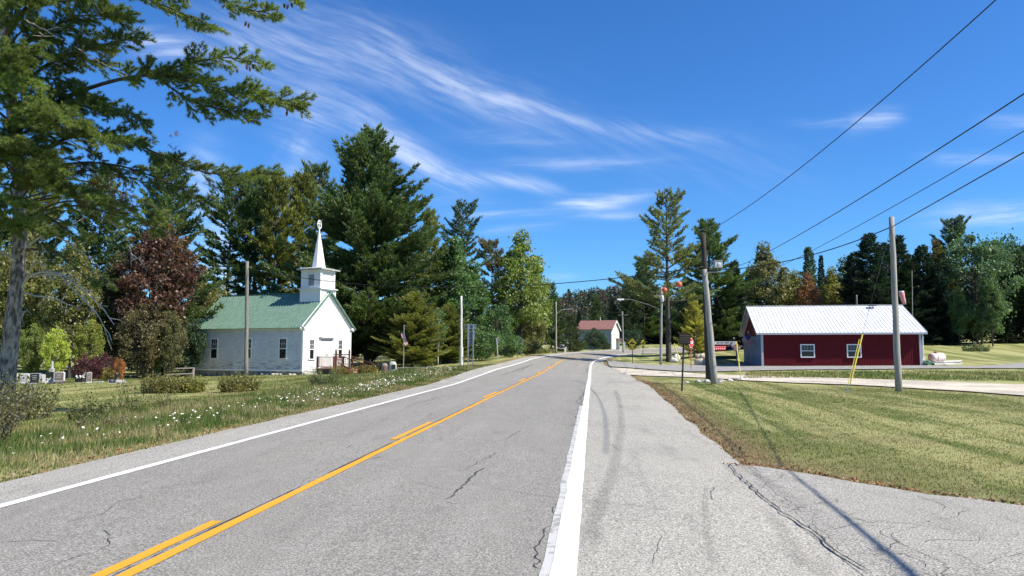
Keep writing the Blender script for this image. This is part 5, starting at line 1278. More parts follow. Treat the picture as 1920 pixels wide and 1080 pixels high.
def gen_dec(seed, H, base, rx_, top=1.0, ncl=70, cr=.95, nl=150, ls=.30, trunk_r=.22, taper=.0, nstem=1, jag=.16):
    """broad-leaved tree: leaf clumps round the ends of forking limbs"""
    R = np.random.RandomState(seed); mb = MB(); cz = (base + 1) / 2 * H; hz = (1 - base) / 2 * H; C = []
    k = 0
    while len(C) < ncl and k < 5000:
        k += 1; d = unit(R.normal(size=3)); rr = R.uniform(.35, 1) ** .5; zz = d[2] * rr
        w = 1 - taper * max(0, zz) - .15 * max(0, -zz); lump = 1 + jag * math.sin(d[0] * 5 + seed) * math.cos(d[1] * 4 + d[2] * 5 + seed)
        c = np.array([d[0] * rr * rx_ * w * lump, d[1] * rr * rx_ * w * lump, cz + zz * hz * .93 * (1 + .5 * jag * R.normal())])
        if all(np.linalg.norm(c - o) > cr * .55 for o in C): C.append(c)
    C = np.array(C)
    for s in range(nstem):
        o = R.normal(0, .25, 2) * (nstem > 1); tp = [Vector((o[0] * (1 + 2 * t_) + .15 * math.sin(t_ * 4 + s), o[1] * (1 + 2 * t_), -.3 + (H * .86 + .3) * t_)) for t_ in np.linspace(0, 1, 8)]
        mb.tube(tp, [trunk_r / (1 + .5 * (nstem - 1)) * (1 - .85 * i / 7) for i in range(8)], 8, False)
    for c in C:
        z0 = max(H * .15, min(c[2] - R.uniform(.15, .4) * H * .5, H * .8)); a = Vector((0, 0, z0)); b = Vector(c); mid = a.lerp(b, .55) + Vector((0, 0, .12 * (b - a).length)); mb.tube([a, mid, b], [.05, .03, .01], 4, False)
    P = []
    for c in C:
        rad = cr * R.uniform(.6, 1.25); n = int(nl * R.uniform(.6, 1.2)); d = unit(R.normal(size=(n, 3))); d[:, 2] = d[:, 2] * .75 + .05
        P.append(c + d * (rad * R.uniform(.25, 1, n) ** .45)[:, None])
    # stray sprigs beyond the clumps
    n = int(ncl * 14); c = C[R.randint(0, len(C), n)]; P.append(c + unit(R.normal(size=(n, 3))) * cr * R.uniform(.9, 1.6, n)[:, None])
    P = np.concatenate(P); n = len(P)
    return leaves(P, ls * R.uniform(.55, 1.3, n), R), mb

MESH = {}
def variant(key, kind, **kw):
    f, mb = (gen_pine if kind == 'pine' else gen_dec)(**kw)
    cm = soup(key + '_crown', f, 3 if kind == 'pine' else 4); tm = bpy.data.meshes.new(key + '_trunk'); tm.from_pydata(mb.v, [], mb.f); tm.polygons.foreach_set('use_smooth', [True] * len(tm.polygons))
    cm.materials.append(NEEDLE if kind == 'pine' else LEAF); tm.materials.append(kw_bark.get(key, BARK)); MESH[key] = (cm, tm, kw['H'], len(f)); print(key, len(f) // 3, round(float(np.abs(f[:, 0]).max()), 1))
kw_bark = {'birch': BIRCH}
dense = lambda t: (1 - t) ** .80 * (.70 + .30 * min(1, t * 5 + .2)) + .04
conic = lambda t: (1 - t) ** .85 * .97 + .04
round_ = lambda t: max(.06, math.sqrt(max(0, 1 - (t * 1.02) ** 2.4)) * (.6 + .4 * min(1, t * 3)))
ragged = lambda t: max(.12, (1 - t) ** .5 * (.72 + .30 * math.sin(t * 23 + 1) * (1 - t)))
variant('giant', 'pine', seed=11, H=24, base=.06, prof=dense, rmax=9.0, whorl=.62, nb=6, trunk_r=.45, nbl=9, tw=.34, tuft=.24, bl=.46, bw=.12)
variant('pineA', 'pine', seed=12, H=20, base=.22, prof=round_, rmax=3.6, whorl=.75, nb=5, nbl=8, lift=(-.05, .8), trunk_r=.28, curve=.25, gap=.12)
variant('pineB', 'pine', seed=13, H=20, base=.30, prof=round_, rmax=3.9, whorl=.85, nb=5, nbl=8, lift=(-.05, .7), trunk_r=.27, curve=.3, gap=.2, asym=.4)
variant('pineC', 'pine', seed=14, H=18, base=.10, prof=dense, rmax=5.9, whorl=.68, nb=5, nbl=7, lift=(.0, .65), trunk_r=.3)
variant('sparse', 'pine', seed=24, H=20, base=.36, prof=ragged, rmax=7.2, whorl=.85, nb=5, nbl=8, lift=(.0, .7), bare=.36, gap=.12, asym=.3, trunk_r=.36, tuft=.24, tw=.36)
variant('spruceA', 'pine', seed=16, H=18, base=.03, prof=conic, rmax=4.8, whorl=.42, nb=6, nbl=8, lift=(-.22, .5), sag=.12, bl=.36, bw=.13, tw=.34, tuft=.28, trunk_r=.25)
variant('spruceB', 'pine', seed=17, H=14, base=.04, prof=conic, rmax=2.8, whorl=.40, nb=6, nbl=8, lift=(-.2, .5), sag=.1, bl=.34, bw=.12, tw=.34, tuft=.28, trunk_r=.2)
variant('decA', 'dec', seed=31, H=14, base=.10, rx_=4.0, ncl=95, cr=1.1, nl=170, ls=.33)
variant('decB', 'dec', seed=32, H=15, base=.14, rx_=3.2, taper=.45, ncl=85, cr=1.0, nl=170, ls=.32)
variant('decC', 'dec', seed=33, H=12, base=.05, rx_=4.2, taper=.2, ncl=95, cr=1.0, nl=170, ls=.31, nstem=2)
variant('poplar', 'dec', seed=34, H=15, base=.06, rx_=2.3, taper=.5, ncl=85, cr=.85, nl=170, ls=.30)
variant('bushA', 'dec', seed=35, H=3.2, base=.0, rx_=2.0, ncl=38, cr=.62, nl=190, ls=.15, trunk_r=.05, nstem=3)
variant('bushB', 'dec', seed=36, H=4.5, base=.0, rx_=2.2, taper=.35, ncl=48, cr=.7, nl=190, ls=.17, trunk_r=.06, nstem=3, jag=.3)
variant('birch', 'dec', seed=37, H=13, base=.30, rx_=2.4, taper=.3, ncl=45, cr=.9, nl=110, ls=.28, trunk_r=.13, nstem=2)
variant('conebush', 'pine', seed=38, H=5, base=.0, prof=conic, rmax=2.1, whorl=.28, nb=6, nbl=8, lift=(-.05, .6), bl=.2, bw=.05, tw=.25, tuft=.2, trunk_r=.09)

def tree(key, px, D, ytop, col, label, cat='tree', wide=1.0, rz=None, group=None, name=None, col2=None, barkm=None):
    cm, tm, H, _ = MESH[key]; b = gp(px, D); zt = pos(px, ytop, D)[2]; s = (zt - b[2]) / H
    nm = name or {'giant': 'pine_tree', 'pineA': 'pine_tree', 'pineB': 'pine_tree', 'pineC': 'pine_tree', 'sparse': 'pine_tree', 'spruceA': 'spruce_tree', 'spruceB': 'spruce_tree', 'decA': 'leafy_tree', 'decB': 'leafy_tree', 'decC': 'leafy_tree', 'poplar': 'poplar_tree', 'bushA': 'bush', 'bushB': 'bush', 'birch': 'birch_tree', 'conebush': 'conifer_bush'}[key]
    root = thing(nm, label, cat, b, rnd.uniform(0, 6.28) if rz is None else rz, group); root.scale = (s * wide, s * wide, s)
    t = link('trunk', tm, None, root); c = link('crown', cm, None, root); c.color = (*[v * 1.22 for v in col], 1)
    if barkm: t.material_slots[0].link = 'OBJECT'; t.material_slots[0].material = barkm
    return root
# colours
PG = (.085, .130, .048); PGY = (.165, .185, .050); PDK = (.045, .075, .038); PBL = (.075, .120, .078); SPR = (.020, .040, .028); PYEL = (.27, .27, .065)  # SPR is extra dark: the spruces' self-shadow is put into their colour
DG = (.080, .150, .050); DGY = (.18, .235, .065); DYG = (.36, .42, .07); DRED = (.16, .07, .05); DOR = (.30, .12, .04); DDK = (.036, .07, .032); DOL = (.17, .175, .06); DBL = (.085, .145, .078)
#@@PART5
T = [
 # ---- behind and beside the church
 ('giant', 690, 76, 243, PG, 'tallest broad pine towering right behind the church steeple', 1.12),
 ('pineB', 425, 84, 326, PG, 'thin topped pine with bare lower trunk, leftmost of those behind the church roof', .95),
 ('pineA', 470, 88, 321, PG, 'narrow pine with a bare trunk above the left part of the church roof', .9),
 ('pineA', 512, 84, 333, PGY, 'narrow pine above the middle of the church roof', .85),
 ('pineA', 553, 88, 328, PGY, 'brownish topped pine just left of the steeple', .9),
 ('pineB', 598, 92, 312, PG, 'pine partly hidden between the steeple and the tallest pine', .8),
 ('decC', 392, 72, 520, DOL, 'rounded olive tree behind the left end of the green roof', .7),
 ('decC', 455, 80, 535, DDK, 'low dark tree showing between bare trunks above the green roof', .9),
 ('decC', 520, 80, 525, DG, 'low green tree behind the ridge of the church roof', .8),
 ('pineC', 300, 66, 292, PG, 'broad feathery pine left of the church reaching above the red maple', .95),
 ('pineC', 175, 72, 318, PG, 'dense pine behind the dead branches of the nearest pine', .9),
 ('pineC', 50, 72, 300, PGY, 'yellowish pine behind the nearest pine trunk', .9),
 ('pineA', -70, 66, 260, PG, 'pine at the far left edge behind the graveyard', 1.0),
 ('decA', 285, 60, 409, (.098, .048, .034), 'dark red maple standing left of the church', 0.85),
 ('decC', 318, 58, 575, (.12, .12, .045), 'green and brown tree under the dark red maple', 0.55),
 ('decB', 372, 73, 508, (.17, .14, .05), 'bronze leaved tree touching the left end of the church', 0.62),
 ('decC', 262, 57, 560, (.12, .10, .045), 'olive tree below and left of the red maple', .8),
 ('decB', 130, 58, 455, DOL, 'tall olive tree behind the bright yellow green saplings', .9),
 ('decB', 215, 62, 480, (.085, .10, .035), 'olive tree between the dead branches and the red maple', .8),
 ('decB', 25, 60, 430, DOL, 'olive tree directly behind the nearest pine trunk', .9),
 ('decC', 100, 51, 610, DYG, 'bright yellow green sapling behind the black headstone', .62),
 ('decC', 165, 53, 592, (.21, .23, .04), 'yellow green sapling behind the little grave flag', .55),
 ('decC', 55, 52, 600, (.16, .20, .045), 'yellow green sapling nearest the big pine trunk', .6),
 ('bushB', 163, 49, 664, (.10, .028, .035), 'dark wine red shrub behind the graves', 0.9),
 ('bushB', 190, 50, 660, (.085, .026, .033), 'taller wine red shrub right of the first one', 0.8),
 ('bushA', 222, 48.5, 672, (.34, .13, .035), 'small orange leaved bush beyond the dark square post', 0.4),
 ('bushA', 205, 48.5, 690, (.27, .22, .05), 'low golden bush left of the dark square post', 0.9),
 ('decC', 345, 63, 590, DDK, 'dark low tree behind the rail fence', .9),
 ('decC', 285, 62, 600, DG, 'dark green thicket tree left of the rail fence', .9),
 # ---- right of the church
 ('pineC', 803, 84, 393, PGY, 'yellowish pine on the right shoulder of the tallest pine', .72),
 ('giant', 775, 70, 548, (.20, .215, .058), 'small golden green pine with low spreading boughs behind the flagpole', 1.5),
 ('giant', 842, 76, 570, (.17, .195, .055), 'small pine with drooping boughs left of the white pole', 1.35),
 ('sparse', 865, 98, 386, PBL, 'grey green pine with wide bare arms at its open top', .95),
 ('poplar', 852, 84, 430, DG, 'leafy poplar in front of the open topped pine', 1.0),
 ('poplar', 885, 88, 480, DG, 'second leafy poplar right of the white pole', 1.0),
 ('pineB', 925, 104, 452, (.17, .145, .07), 'brownish pine between the poplar and the round green tree', 1.0),
 ('decB', 975, 100, 440, DGY, 'tall oval light green tree on the left of the bend', .98),
 ('decB', 1005, 106, 500, DGY, 'light green tree on the right side of the oval one', .8),
 ('decC', 932, 90, 565, DG, 'rounded green tree behind the leaning sign post', .8),
 ('decC', 1000, 104, 575, DOL, 'olive tree at the foot of the oval light green tree', .8),
 ('pineC', 1034, 126, 530, PG, 'dark pointed pine behind the left street lamp', .9),
 ('birch', 822, 73, 575, DG, 'white stemmed birch left of the white pole', .8),
 ('birch', 797, 75, 590, DOL, 'second white stemmed birch near the flagpole', .8),
 ('bushB', 902, 78, 610, DG, 'tall green bush right of the two post road sign', 1.2),
 ('bushB', 950, 84, 622, DG, 'green bush between the small sign and the framed sign', 1.2),
 ('bushB', 992, 96, 634, DOL, 'olive bush right of the framed sign', 1.3),
 ('conebush', 1006, 108, 642, DOL, 'low conical bush left of the street lamp', 1.4),
 ('conebush', 1068, 128, 592, (.055, .075, .03), 'broad conical bush right of the left street lamp', 1.25),
 ('bushB', 1093, 138, 636, DDK, 'dark bush between the conical bush and the farmhouse', 1.0),
 ('bushB', 1116, 146, 614, DDK, 'large round dark bush in front of the farmhouse wall', 1.05),
 ('bushB', 1133, 147, 636, (.05, .06, .035), 'smaller bush at the right foot of the round dark bush', .9),
 ('bushB', 1140, 150, 642, DDK, 'dark bush under the white gable of the farmhouse', 0.6),
 ('bushB', 1186, 152, 612, (.028, .06, .03), 'dark green bush right of the distant utility pole', 0.8),
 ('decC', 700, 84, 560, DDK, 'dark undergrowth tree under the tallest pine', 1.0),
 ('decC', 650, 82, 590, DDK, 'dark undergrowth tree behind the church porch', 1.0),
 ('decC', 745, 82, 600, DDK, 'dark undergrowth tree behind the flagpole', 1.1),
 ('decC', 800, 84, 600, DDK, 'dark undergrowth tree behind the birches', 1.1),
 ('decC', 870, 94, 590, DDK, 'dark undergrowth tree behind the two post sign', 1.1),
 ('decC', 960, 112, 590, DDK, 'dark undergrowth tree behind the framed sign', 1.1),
 # ---- beyond the bend
 ('spruceB', 1086, 190, 583, SPR, 'small dark spruce beyond the farmhouse roof, left one', 1.0),
 ('pineC', 1119, 205, 553, PG, 'full green pine beyond the farmhouse chimney', .85),
 ('decB', 1150, 195, 560, (.07, .09, .03), 'yellowish tree above the right end of the farmhouse roof', .6),
 # ---- right side of the road
 ('pineC', 1208, 190, 482, PG, 'dense dark pine left of the tall sparse pine', 1.1),
 ('pineC', 1180, 186, 520, PDK, 'dark pine at the left end of the right hand group', .8),
 ('pineC', 1232, 194, 540, PG, 'lower pine behind the transformer pole', 1.1),
 ('sparse', 1254, 90, 366, (.15, .18, .08), 'tall sparse pine with open layered branches and a bare trunk', 1.0),
 ('pineC', 1333, 112, 411, PG, 'dense rounded pine behind the dark pole', 1.25),
 ('pineC', 1302, 93, 552, (.36, .35, .09), 'low golden green pine between the sparse pine and the poles', 1.0),
 ('pineC', 1316, 95, 605, (.06, .075, .045), 'small grey green pine behind the stop sign', 1.2),
 ('spruceA', 1380, 112, 490, SPR, 'dark spruce left of the barn gable', 1.1),
 ('spruceA', 1350, 122, 540, SPR, 'dark spruce behind the notice board', .9),
 ('spruceA', 1290, 190, 520, SPR, 'dark spruce behind the golden green pine', 1.3),
 ('spruceA', 1215, 196, 560, SPR, 'dark spruce behind the warning signs', 1.4),
 ('spruceA', 1250, 198, 560, SPR, 'dark spruce behind the sparse pine trunk', 1.4),
 ('decB', 1442, 116, 459, (.15, .15, .065), 'bushy bronze tinted tree above the left end of the barn roof', 0.95),
 ('pineA', 1412, 120, 505, PBL, 'blue green pine behind the barn gable', .9),
 ('decB', 1492, 118, 512, DOL, 'olive tree over the left half of the barn roof', 1.1),
 ('spruceB', 1521, 124, 463, PBL, 'pointed spruce rising over the rust coloured tree', .85),
 ('spruceB', 1545, 126, 478, SPR, 'very narrow dark spruce right of the pointed one', .5),
 ('decB', 1517, 112, 515, (.22, .11, .06), 'rust coloured tree above the barn roof', .9),
 ('decC', 1480, 110, 575, (.25, .20, .06), 'golden brown tree just above the barn roof', .7),
 ('decB', 1562, 118, 505, (.2, .2, .06), 'yellow olive tree beside the narrow spruce', 0.85),
 ('decB', 1590, 120, 487, PBL, 'grey green tree left of the big dark spruces', 1.0),
 ('spruceA', 1637, 108, 437, SPR, 'biggest dark spruce left of the barn pole', 1.2),
 ('spruceA', 1608, 112, 472, SPR, 'dark spruce on the left flank of the biggest one', 1.15),
 ('spruceA', 1664, 112, 455, SPR, 'dark spruce directly behind the barn pole', 1.15),
 ('spruceA', 1691, 112, 441, SPR, 'dark pointed spruce just right of the barn pole', 1.15),
 ('spruceA', 1737, 112, 459, SPR, 'dark spruce above the pink windsock', 1.15),
 ('spruceA', 1714, 118, 478, SPR, 'dark spruce behind the thin mast', 1.15),
 ('decB', 1768, 114, 470, (.13, .12, .03), 'gold tinted tree between dark spruces and the tall green tree', .8),
 ('decB', 1765, 124, 458, (.26, .07, .035), 'red topped maple peeking over the gold tinted tree', .6),
 ('pineB', 1792, 124, 411, PBL, 'blue green pine crown highest on the right', .95),
 ('decC', 1836, 110, 430, DBL, 'large bluish green leafy tree on the right', 0.85),
 ('decB', 1862, 106, 520, (.085, .14, .06), 'sunlit green tree in front of the large leafy tree', .8),
 ('decA', 1885, 118, 428, DG, 'dark leafy tree near the right edge', .8),
 ('decA', 1938, 114, 436, DDK, 'dark leafy tree cut by the right edge', .85),
 ('decA', 2010, 116, 420, DG, 'leafy tree beyond the right edge', .85),
 ('decB', 1800, 108, 540, DG, 'thin green tree in front of the gold tinted one', .7),
]
for k, (px, top) in enumerate([(1430, 560), (1475, 560), (1530, 565), (1575, 560), (1745, 560), (1780, 570), (1825, 575), (1880, 570), (1925, 560), (1975, 565)]):
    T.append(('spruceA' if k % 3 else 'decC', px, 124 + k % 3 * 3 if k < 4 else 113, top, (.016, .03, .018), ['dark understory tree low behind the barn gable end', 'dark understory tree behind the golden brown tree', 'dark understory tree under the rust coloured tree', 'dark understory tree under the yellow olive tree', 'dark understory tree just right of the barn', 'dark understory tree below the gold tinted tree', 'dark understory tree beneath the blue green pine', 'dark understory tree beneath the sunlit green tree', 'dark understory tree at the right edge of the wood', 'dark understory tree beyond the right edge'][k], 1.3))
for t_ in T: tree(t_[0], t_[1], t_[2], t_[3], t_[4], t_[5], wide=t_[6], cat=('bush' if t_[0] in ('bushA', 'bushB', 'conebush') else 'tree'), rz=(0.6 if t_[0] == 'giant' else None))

# dark wood interior behind the front rows: distant trunks and foliage that read as one mass
def mass(name, spots, col, seed, kind='stuff'):
    R = np.random.RandomState(seed); P = []
    for (x, y, w, h) in spots:
        z0 = g1(x, y); n = int(w * h * 26); d = unit(R.normal(size=(n, 3))); rr = R.uniform(.2, 1, n) ** .4
        c = np.array([x, y, z0 + h / 2]) + d * rr[:, None] * np.array([w / 2, w / 2, h / 2]); P.append(c)
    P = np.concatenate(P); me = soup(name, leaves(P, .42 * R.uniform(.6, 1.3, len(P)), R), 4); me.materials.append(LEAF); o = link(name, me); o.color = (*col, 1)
    return o
r = np.random.RandomState(6); sp = []
for px in range(1390, 2140, 24): D = 132 + r.uniform(-3, 6); p = gp(px, D); sp.append((p[0], D, r.uniform(6, 8), r.uniform(11, 15)))
for px in range(-120, 400, 34): D = 80 + r.uniform(-3, 6); p = gp(px, D); sp.append((p[0], D, r.uniform(4, 5), r.uniform(5, 8)))
for px in range(400, 640, 40): D = 98 + r.uniform(-3, 6); p = gp(px, D); sp.append((p[0], D, r.uniform(4, 5), r.uniform(4, 5.5)))
for px in range(640, 1010, 30): D = 112 + r.uniform(-3, 6); p = gp(px, D); sp.append((p[0], D, r.uniform(5, 6), r.uniform(7, 10)))
for px in range(1150, 1420, 24): D = 215 + r.uniform(-3, 6); p = gp(px, D); sp.append((p[0], D, r.uniform(7, 9), r.uniform(11, 14)))
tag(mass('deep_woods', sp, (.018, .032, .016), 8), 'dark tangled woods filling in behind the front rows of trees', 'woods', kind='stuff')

LEAF_FAR = leaf_mat('far_leaves', None, .18, .3)
# ------------------------------------------------------------------ wooded hill beyond the bend
def hill_z(x, y): return 21 * math.exp(-((x - 66) / 62) ** 2 - ((y - 450) / 90) ** 2) + 5 * math.exp(-((x - 20) / 60) ** 2 - ((y - 460) / 80) ** 2)
hx = np.linspace(-160, 300, 60); hy = np.linspace(290, 640, 36); V = [(x, y, g1(x, y) - 1.0 + hill_z(x, y)) for y in hy for x in hx]
F = [(j * 60 + i, j * 60 + i + 1, (j + 1) * 60 + i + 1, (j + 1) * 60 + i) for j in range(35) for i in range(59)]
tag(link('hill', mk_mesh('hill', V, F, True), M('hill_forest_floor', (.035, .045, .03), .95)), kind='structure')
R = np.random.RandomState(21); P = []; S_ = []; 
spots = [(R.uniform(-60, 170), R.uniform(340, 480)) for _ in range(760)]
gz = ground([a for a, b in spots], [b for a, b in spots])
PV = {0: [], 1: [], 2: []}
for (x, y), g_ in zip(spots, gz):
    z = g_ - 1 + hill_z(x, y); k = R.choice([0, 0, 1, 1, 2]); h = R.uniform(7, 11); n = 200
    if k == 0:
        t = R.uniform(0, 1, n) ** 1.4; a = R.uniform(0, 6.28, n); rr = (1 - t) * h * .22 * R.uniform(.5, 1.1, n); PV[0].append(np.stack([x + rr * np.cos(a), y + rr * np.sin(a), z + t * h], 1))
    else:
        d = unit(R.normal(size=(n, 3))); PV[k].append(np.array([x, y, z + h * .55]) + d * np.array([h * .36, h * .36, h * .42]) * (R.uniform(.4, 1, n) ** .4)[:, None])
for k, c, lab in ((0, (.042, .066, .052), 'dark conifers covering the distant hill'), (1, (.062, .085, .052), 'green leafy trees covering the distant hill'), (2, (.105, .066, .055), 'reddish autumn trees scattered over the distant hill')):
    Q_ = np.concatenate(PV[k]); me = soup('hillside_trees', leaves(Q_, 1.0 * R.uniform(.6, 1.3, len(Q_)), R), 4); me.materials.append(LEAF_FAR); o = link('hillside_trees', me); o.color = (*c, 1); tag(o, lab, 'woods', kind='stuff')

# ------------------------------------------------------------------ the near pine on the left
def near_pine():
    b = gp(8, 25); root = thing('pine_tree', 'nearest big white pine with a thick furrowed trunk and long boughs overhanging the top left', 'tree', b)
    B = Vector(b); R = np.random.RandomState(77); loc = lambda p: Vector(pos(*p)) - B
    tr = MB(); tp = [Vector((-.15, 0, -.4)), Vector((0, 0, .0)), loc((15, 690, 25)), loc((24, 600, 25)), loc((33, 520, 25)), loc((37, 450, 25.1)), loc((36, 340, 25.2)), loc((22, 200, 25.3)), loc((8, 40, 25.4)), loc((0, -150, 25.5)), loc((0, -400, 25.5)), loc((0, -620, 25.5))]
    tr.tube(tp, [.38, .30, .265, .24, .22, .205, .20, .18, .16, .13, .09, .03], 18); o = tr.build('trunk', BARK_GREY, root, True)
    limbs = MB(); dead = MB(); NP = []; ND = []; NL = []
    DEADW = M('bleached_dead_wood', (.62, .56, .49), .9, c2=(.36, .31, .27), scale=8)
    def curve_pts(path, n):
        P = [np.array(loc(p)) for p in path]
        if len(P) == 2: P = [P[0], (P[0] + P[1]) / 2 + np.array([0, 0, .15]), P[1]]
        P = np.array(P); t = np.linspace(0, len(P) - 1, n); i = np.clip(t.astype(int), 0, len(P) - 2); f = (t - i)[:, None]
        p0 = P[np.maximum(i - 1, 0)]; p1 = P[i]; p2 = P[i + 1]; p3 = P[np.minimum(i + 2, len(P) - 1)]
        return .5 * ((2 * p1) + (-p0 + p2) * f + (2 * p0 - 5 * p1 + 4 * p2 - p3) * f ** 2 + (-p0 + 3 * p1 - 3 * p2 + p3) * f ** 3)
    def shoot(p, d, ln, nn):
        """a leafy shoot: needles fan out forward round a short axis"""
        t = R.uniform(0, 1, nn); base = p + d * (t * ln)[:, None]; nd = unit(d * 1.0 + R.normal(0, .72, (nn, 3))); NP.append(base); ND.append(nd); NL.append(R.uniform(.085, .14, nn))
    def spray(p, d, ln, dens=1.0):
        d = unit(d); n = max(3, int(ln / .075 * dens)); side = unit(np.cross(d, [0, 0, 1.0])); end = p + d * ln + np.array([0, 0, -.04 * ln])
        limbs.tube([Vector(p), Vector((p + end) / 2 + np.array([0, 0, -.02])), Vector(end)], [.012, .009, .004], 3, False)
        for k in range(n):
            s = (k + .5) / n; q_ = p + (end - p) * s; sg = 1 if k % 2 else -1; sl = (.12 + .40 * (1 - s) * min(1, ln)) * R.uniform(.6, 1.2)
            dd = unit(d * 1.0 + side * sg * R.uniform(.25, .75) + R.normal(0, .34, 3) + np.array([0, 0, .02])); m_ = max(1, int(sl / .11))
            for j in range(m_): shoot(q_ + dd * sl * (j + .3) / m_, dd, .12, int(46 * dens) + 8)
        shoot(end, d, .14, 34)
    def limb(path, r0, t0=.3, gap=.20, sl=(.45, 1.1), dens=1.0, r1=.012, fan=1.0, droop=.0):
        pts = curve_pts(path, 22); L = np.linalg.norm(np.diff(pts, axis=0), axis=1).sum(); limbs.tube([Vector(p) for p in pts], [r0 + (r1 - r0) * (k / 21) ** .7 for k in range(22)], 6, False)
        s = t0; sg = 1
        while s < .995:
            f = s * 21; i = min(int(f), 20); p = pts[i] + (pts[i + 1] - pts[i]) * (f - i); d = unit(pts[i + 1] - pts[i]); side = unit(np.cross(d, [0, 0, 1.0])); up = np.cross(side, d)
            a = R.uniform(-.7, 1.0); w = d * R.uniform(.7, 1.2) + sg * side * R.uniform(.35, .85) * fan + up * a * .85 + np.array([0, 0, -droop])
            spray(p, w, R.uniform(*sl) * (1 - .45 * s), dens); sg = -sg; s += gap / L * R.uniform(.6, 1.3)
        spray(pts[-1], unit(pts[-1] - pts[-3]), .35, 1.3)
        return pts
    def deadlimb(path, r0, twigs=6, tl=.7):
        m_ = MB()
        pts = curve_pts(path, 12); m_.tube([Vector(p + R.normal(0, .015, 3)) for p in pts], [r0 * (1 - .8 * k / 11) for k in range(12)], 5, False)
        for k in range(twigs):
            i = R.randint(2, 11); d = unit(R.normal(0, 1, 3) + np.array([0.3, 0, -.35])); a = pts[i]; l_ = tl * R.uniform(.4, 1); b_ = a + d * l_ * .5; c = b_ + unit(d + R.normal(0, .5, 3)) * l_ * .5; m_.tube([Vector(a), Vector(b_), Vector(c)], [.016, .011, .004], 4, False)
            for _ in range(2): e = b_ + unit(d + R.normal(0, .8, 3)) * l_ * .35; m_.tube([Vector(b_), Vector(e)], [.008, .003], 3, False)
        m_.build('dead_branch', DEADW, root, True)
    # long boughs (pixel, pixel, distance) -> real 3-D curves
    limb([(30, 240, 25), (140, 175, 23.5), (290, 140, 22), (430, 172, 21), (556, 192, 20.2)], .10, .42, .13, (.6, 1.25), 1.0)
    limb([(290, 140, 22), (350, 120, 21.6), (420, 108, 21.2), (488, 118, 20.8)], .035, .05, .14, (.45, .9))
    limb([(300, 150, 22), (360, 190, 21.5), (420, 205, 21), (470, 212, 20.6)], .03, .1, .14, (.5, .9), droop=.15)
    limb([(15, 60, 25.3), (60, 8, 24), (130, -15, 23), (250, -10, 22), (385, 45, 21)], .13, .35, .13, (.6, 1.2))
    limb([(130, -40, 22), (260, -60, 21), (380, -30, 20.5), (440, 10, 20.2), (505, 25, 20)], .06, .3, .15, (.45, .8))
    limb([(250, -80, 21), (400, -60, 20), (500, -30, 19.5), (545, -4, 19.4)], .05, .5, .2, (.35, .6))
    limb([(20, 180, 25.3), (90, 120, 24), (170, 90, 23.3), (255, 70, 22.5)], .08, .25, .14, (.6, 1.2))
    limb([(30, 250, 25.3), (100, 200, 24), (180, 195, 23), (265, 225, 22.3)], .07, .25, .14, (.6, 1.1), droop=.1)
    limb([(36, 330, 25.2), (100, 270, 24), (200, 250, 23), (300, 290, 22.4), (395, 325, 22), (505, 325, 21.6)], .07, .28, .17, (.5, .95), droop=.1)
    limb([(36, 360, 25.2), (120, 310, 24), (220, 310, 23), (320, 345, 22.6), (380, 375, 22.3)], .06, .3, .17, (.5, 1.0), .9, droop=.15)
    limb([(36, 420, 25.2), (110, 380, 24.3), (200, 385, 23.6), (290, 430, 23)], .05, .4, .22, (.5, .9), .85, droop=.2)
    limb([(20, 100, 25.3), (80, 60, 23.5), (150, 30, 22.5), (230, 35, 22)], .06, .2, .15, (.6, 1.1))
    limb([(10, 0, 25.4), (60, -60, 24), (150, -60, 23), (330, -10, 22)], .07, .3, .15, (.6, 1.2))
    limb([(20, 200, 25.3), (10, 150, 23), (20, 110, 21.5), (60, 90, 20.5)], .06, .3, .17, (.6, 1.1))
    limb([(25, 280, 25.2), (40, 230, 23.2), (90, 215, 21.6), (150, 225, 20.6)], .06, .3, .16, (.5, 1.1), droop=.1)
    limb([(36, 400, 25.2), (20, 350, 23.5), (50, 320, 22), (110, 320, 21)], .05, .3, .2, (.5, 1.0), .9, droop=.1)
    limb([(36, 440, 25.2), (-20, 400, 24.5), (-60, 390, 23.8)], .05, .3, .2, (.5, 1.0))
    limb([(30, 340, 25.2), (0, 290, 23.5), (-10, 270, 22), (30, 260, 21)], .05, .3, .2, (.5, 1.0))
    limb([(20, 230, 25.2), (-40, 180, 24.5), (-90, 170, 24)], .06, .3, .2, (.5, 1.0))
    limb([(36, 430, 25.2), (70, 400, 24), (95, 410, 23), (140, 440, 22.4)], .05, .45, .25, (.4, .8), .8, droop=.3)
    limb([(36, 440, 25.2), (20, 425, 23.6), (40, 420, 22.4), (90, 430, 21.6)], .05, .25, .15, (.5, 1.0), 1.0, droop=.2)
    limb([(36, 420, 25.2), (-20, 395, 23.6), (-10, 385, 22.4), (40, 380, 21.6)], .05, .25, .15, (.5, 1.0), 1.0, droop=.1)
    limb([(36, 380, 25.2), (60, 350, 23.8), (110, 345, 22.4), (180, 370, 21.6)], .05, .3, .15, (.5, 1.0), 1.0, droop=.1)
    limb([(36, 330, 25.2), (10, 300, 23.6), (30, 290, 22.4), (90, 290, 21.6)], .05, .25, .15, (.5, 1.0), 1.0, droop=.1)
    for k in range(40):       # filler boughs around the upper trunk
        y0 = R.uniform(-120, 340); x1 = R.uniform(-30, 250); y1 = y0 + R.uniform(-60, 60); dd = R.uniform(-4.5, -.5)
        limb([(20, y0, 25.3), ((20 + x1) / 2, (y0 + y1) / 2 - 30, 25.3 + dd / 2), (x1, y1, 25.3 + dd)], .05, .3, .22, (.5, 1.1), .9)
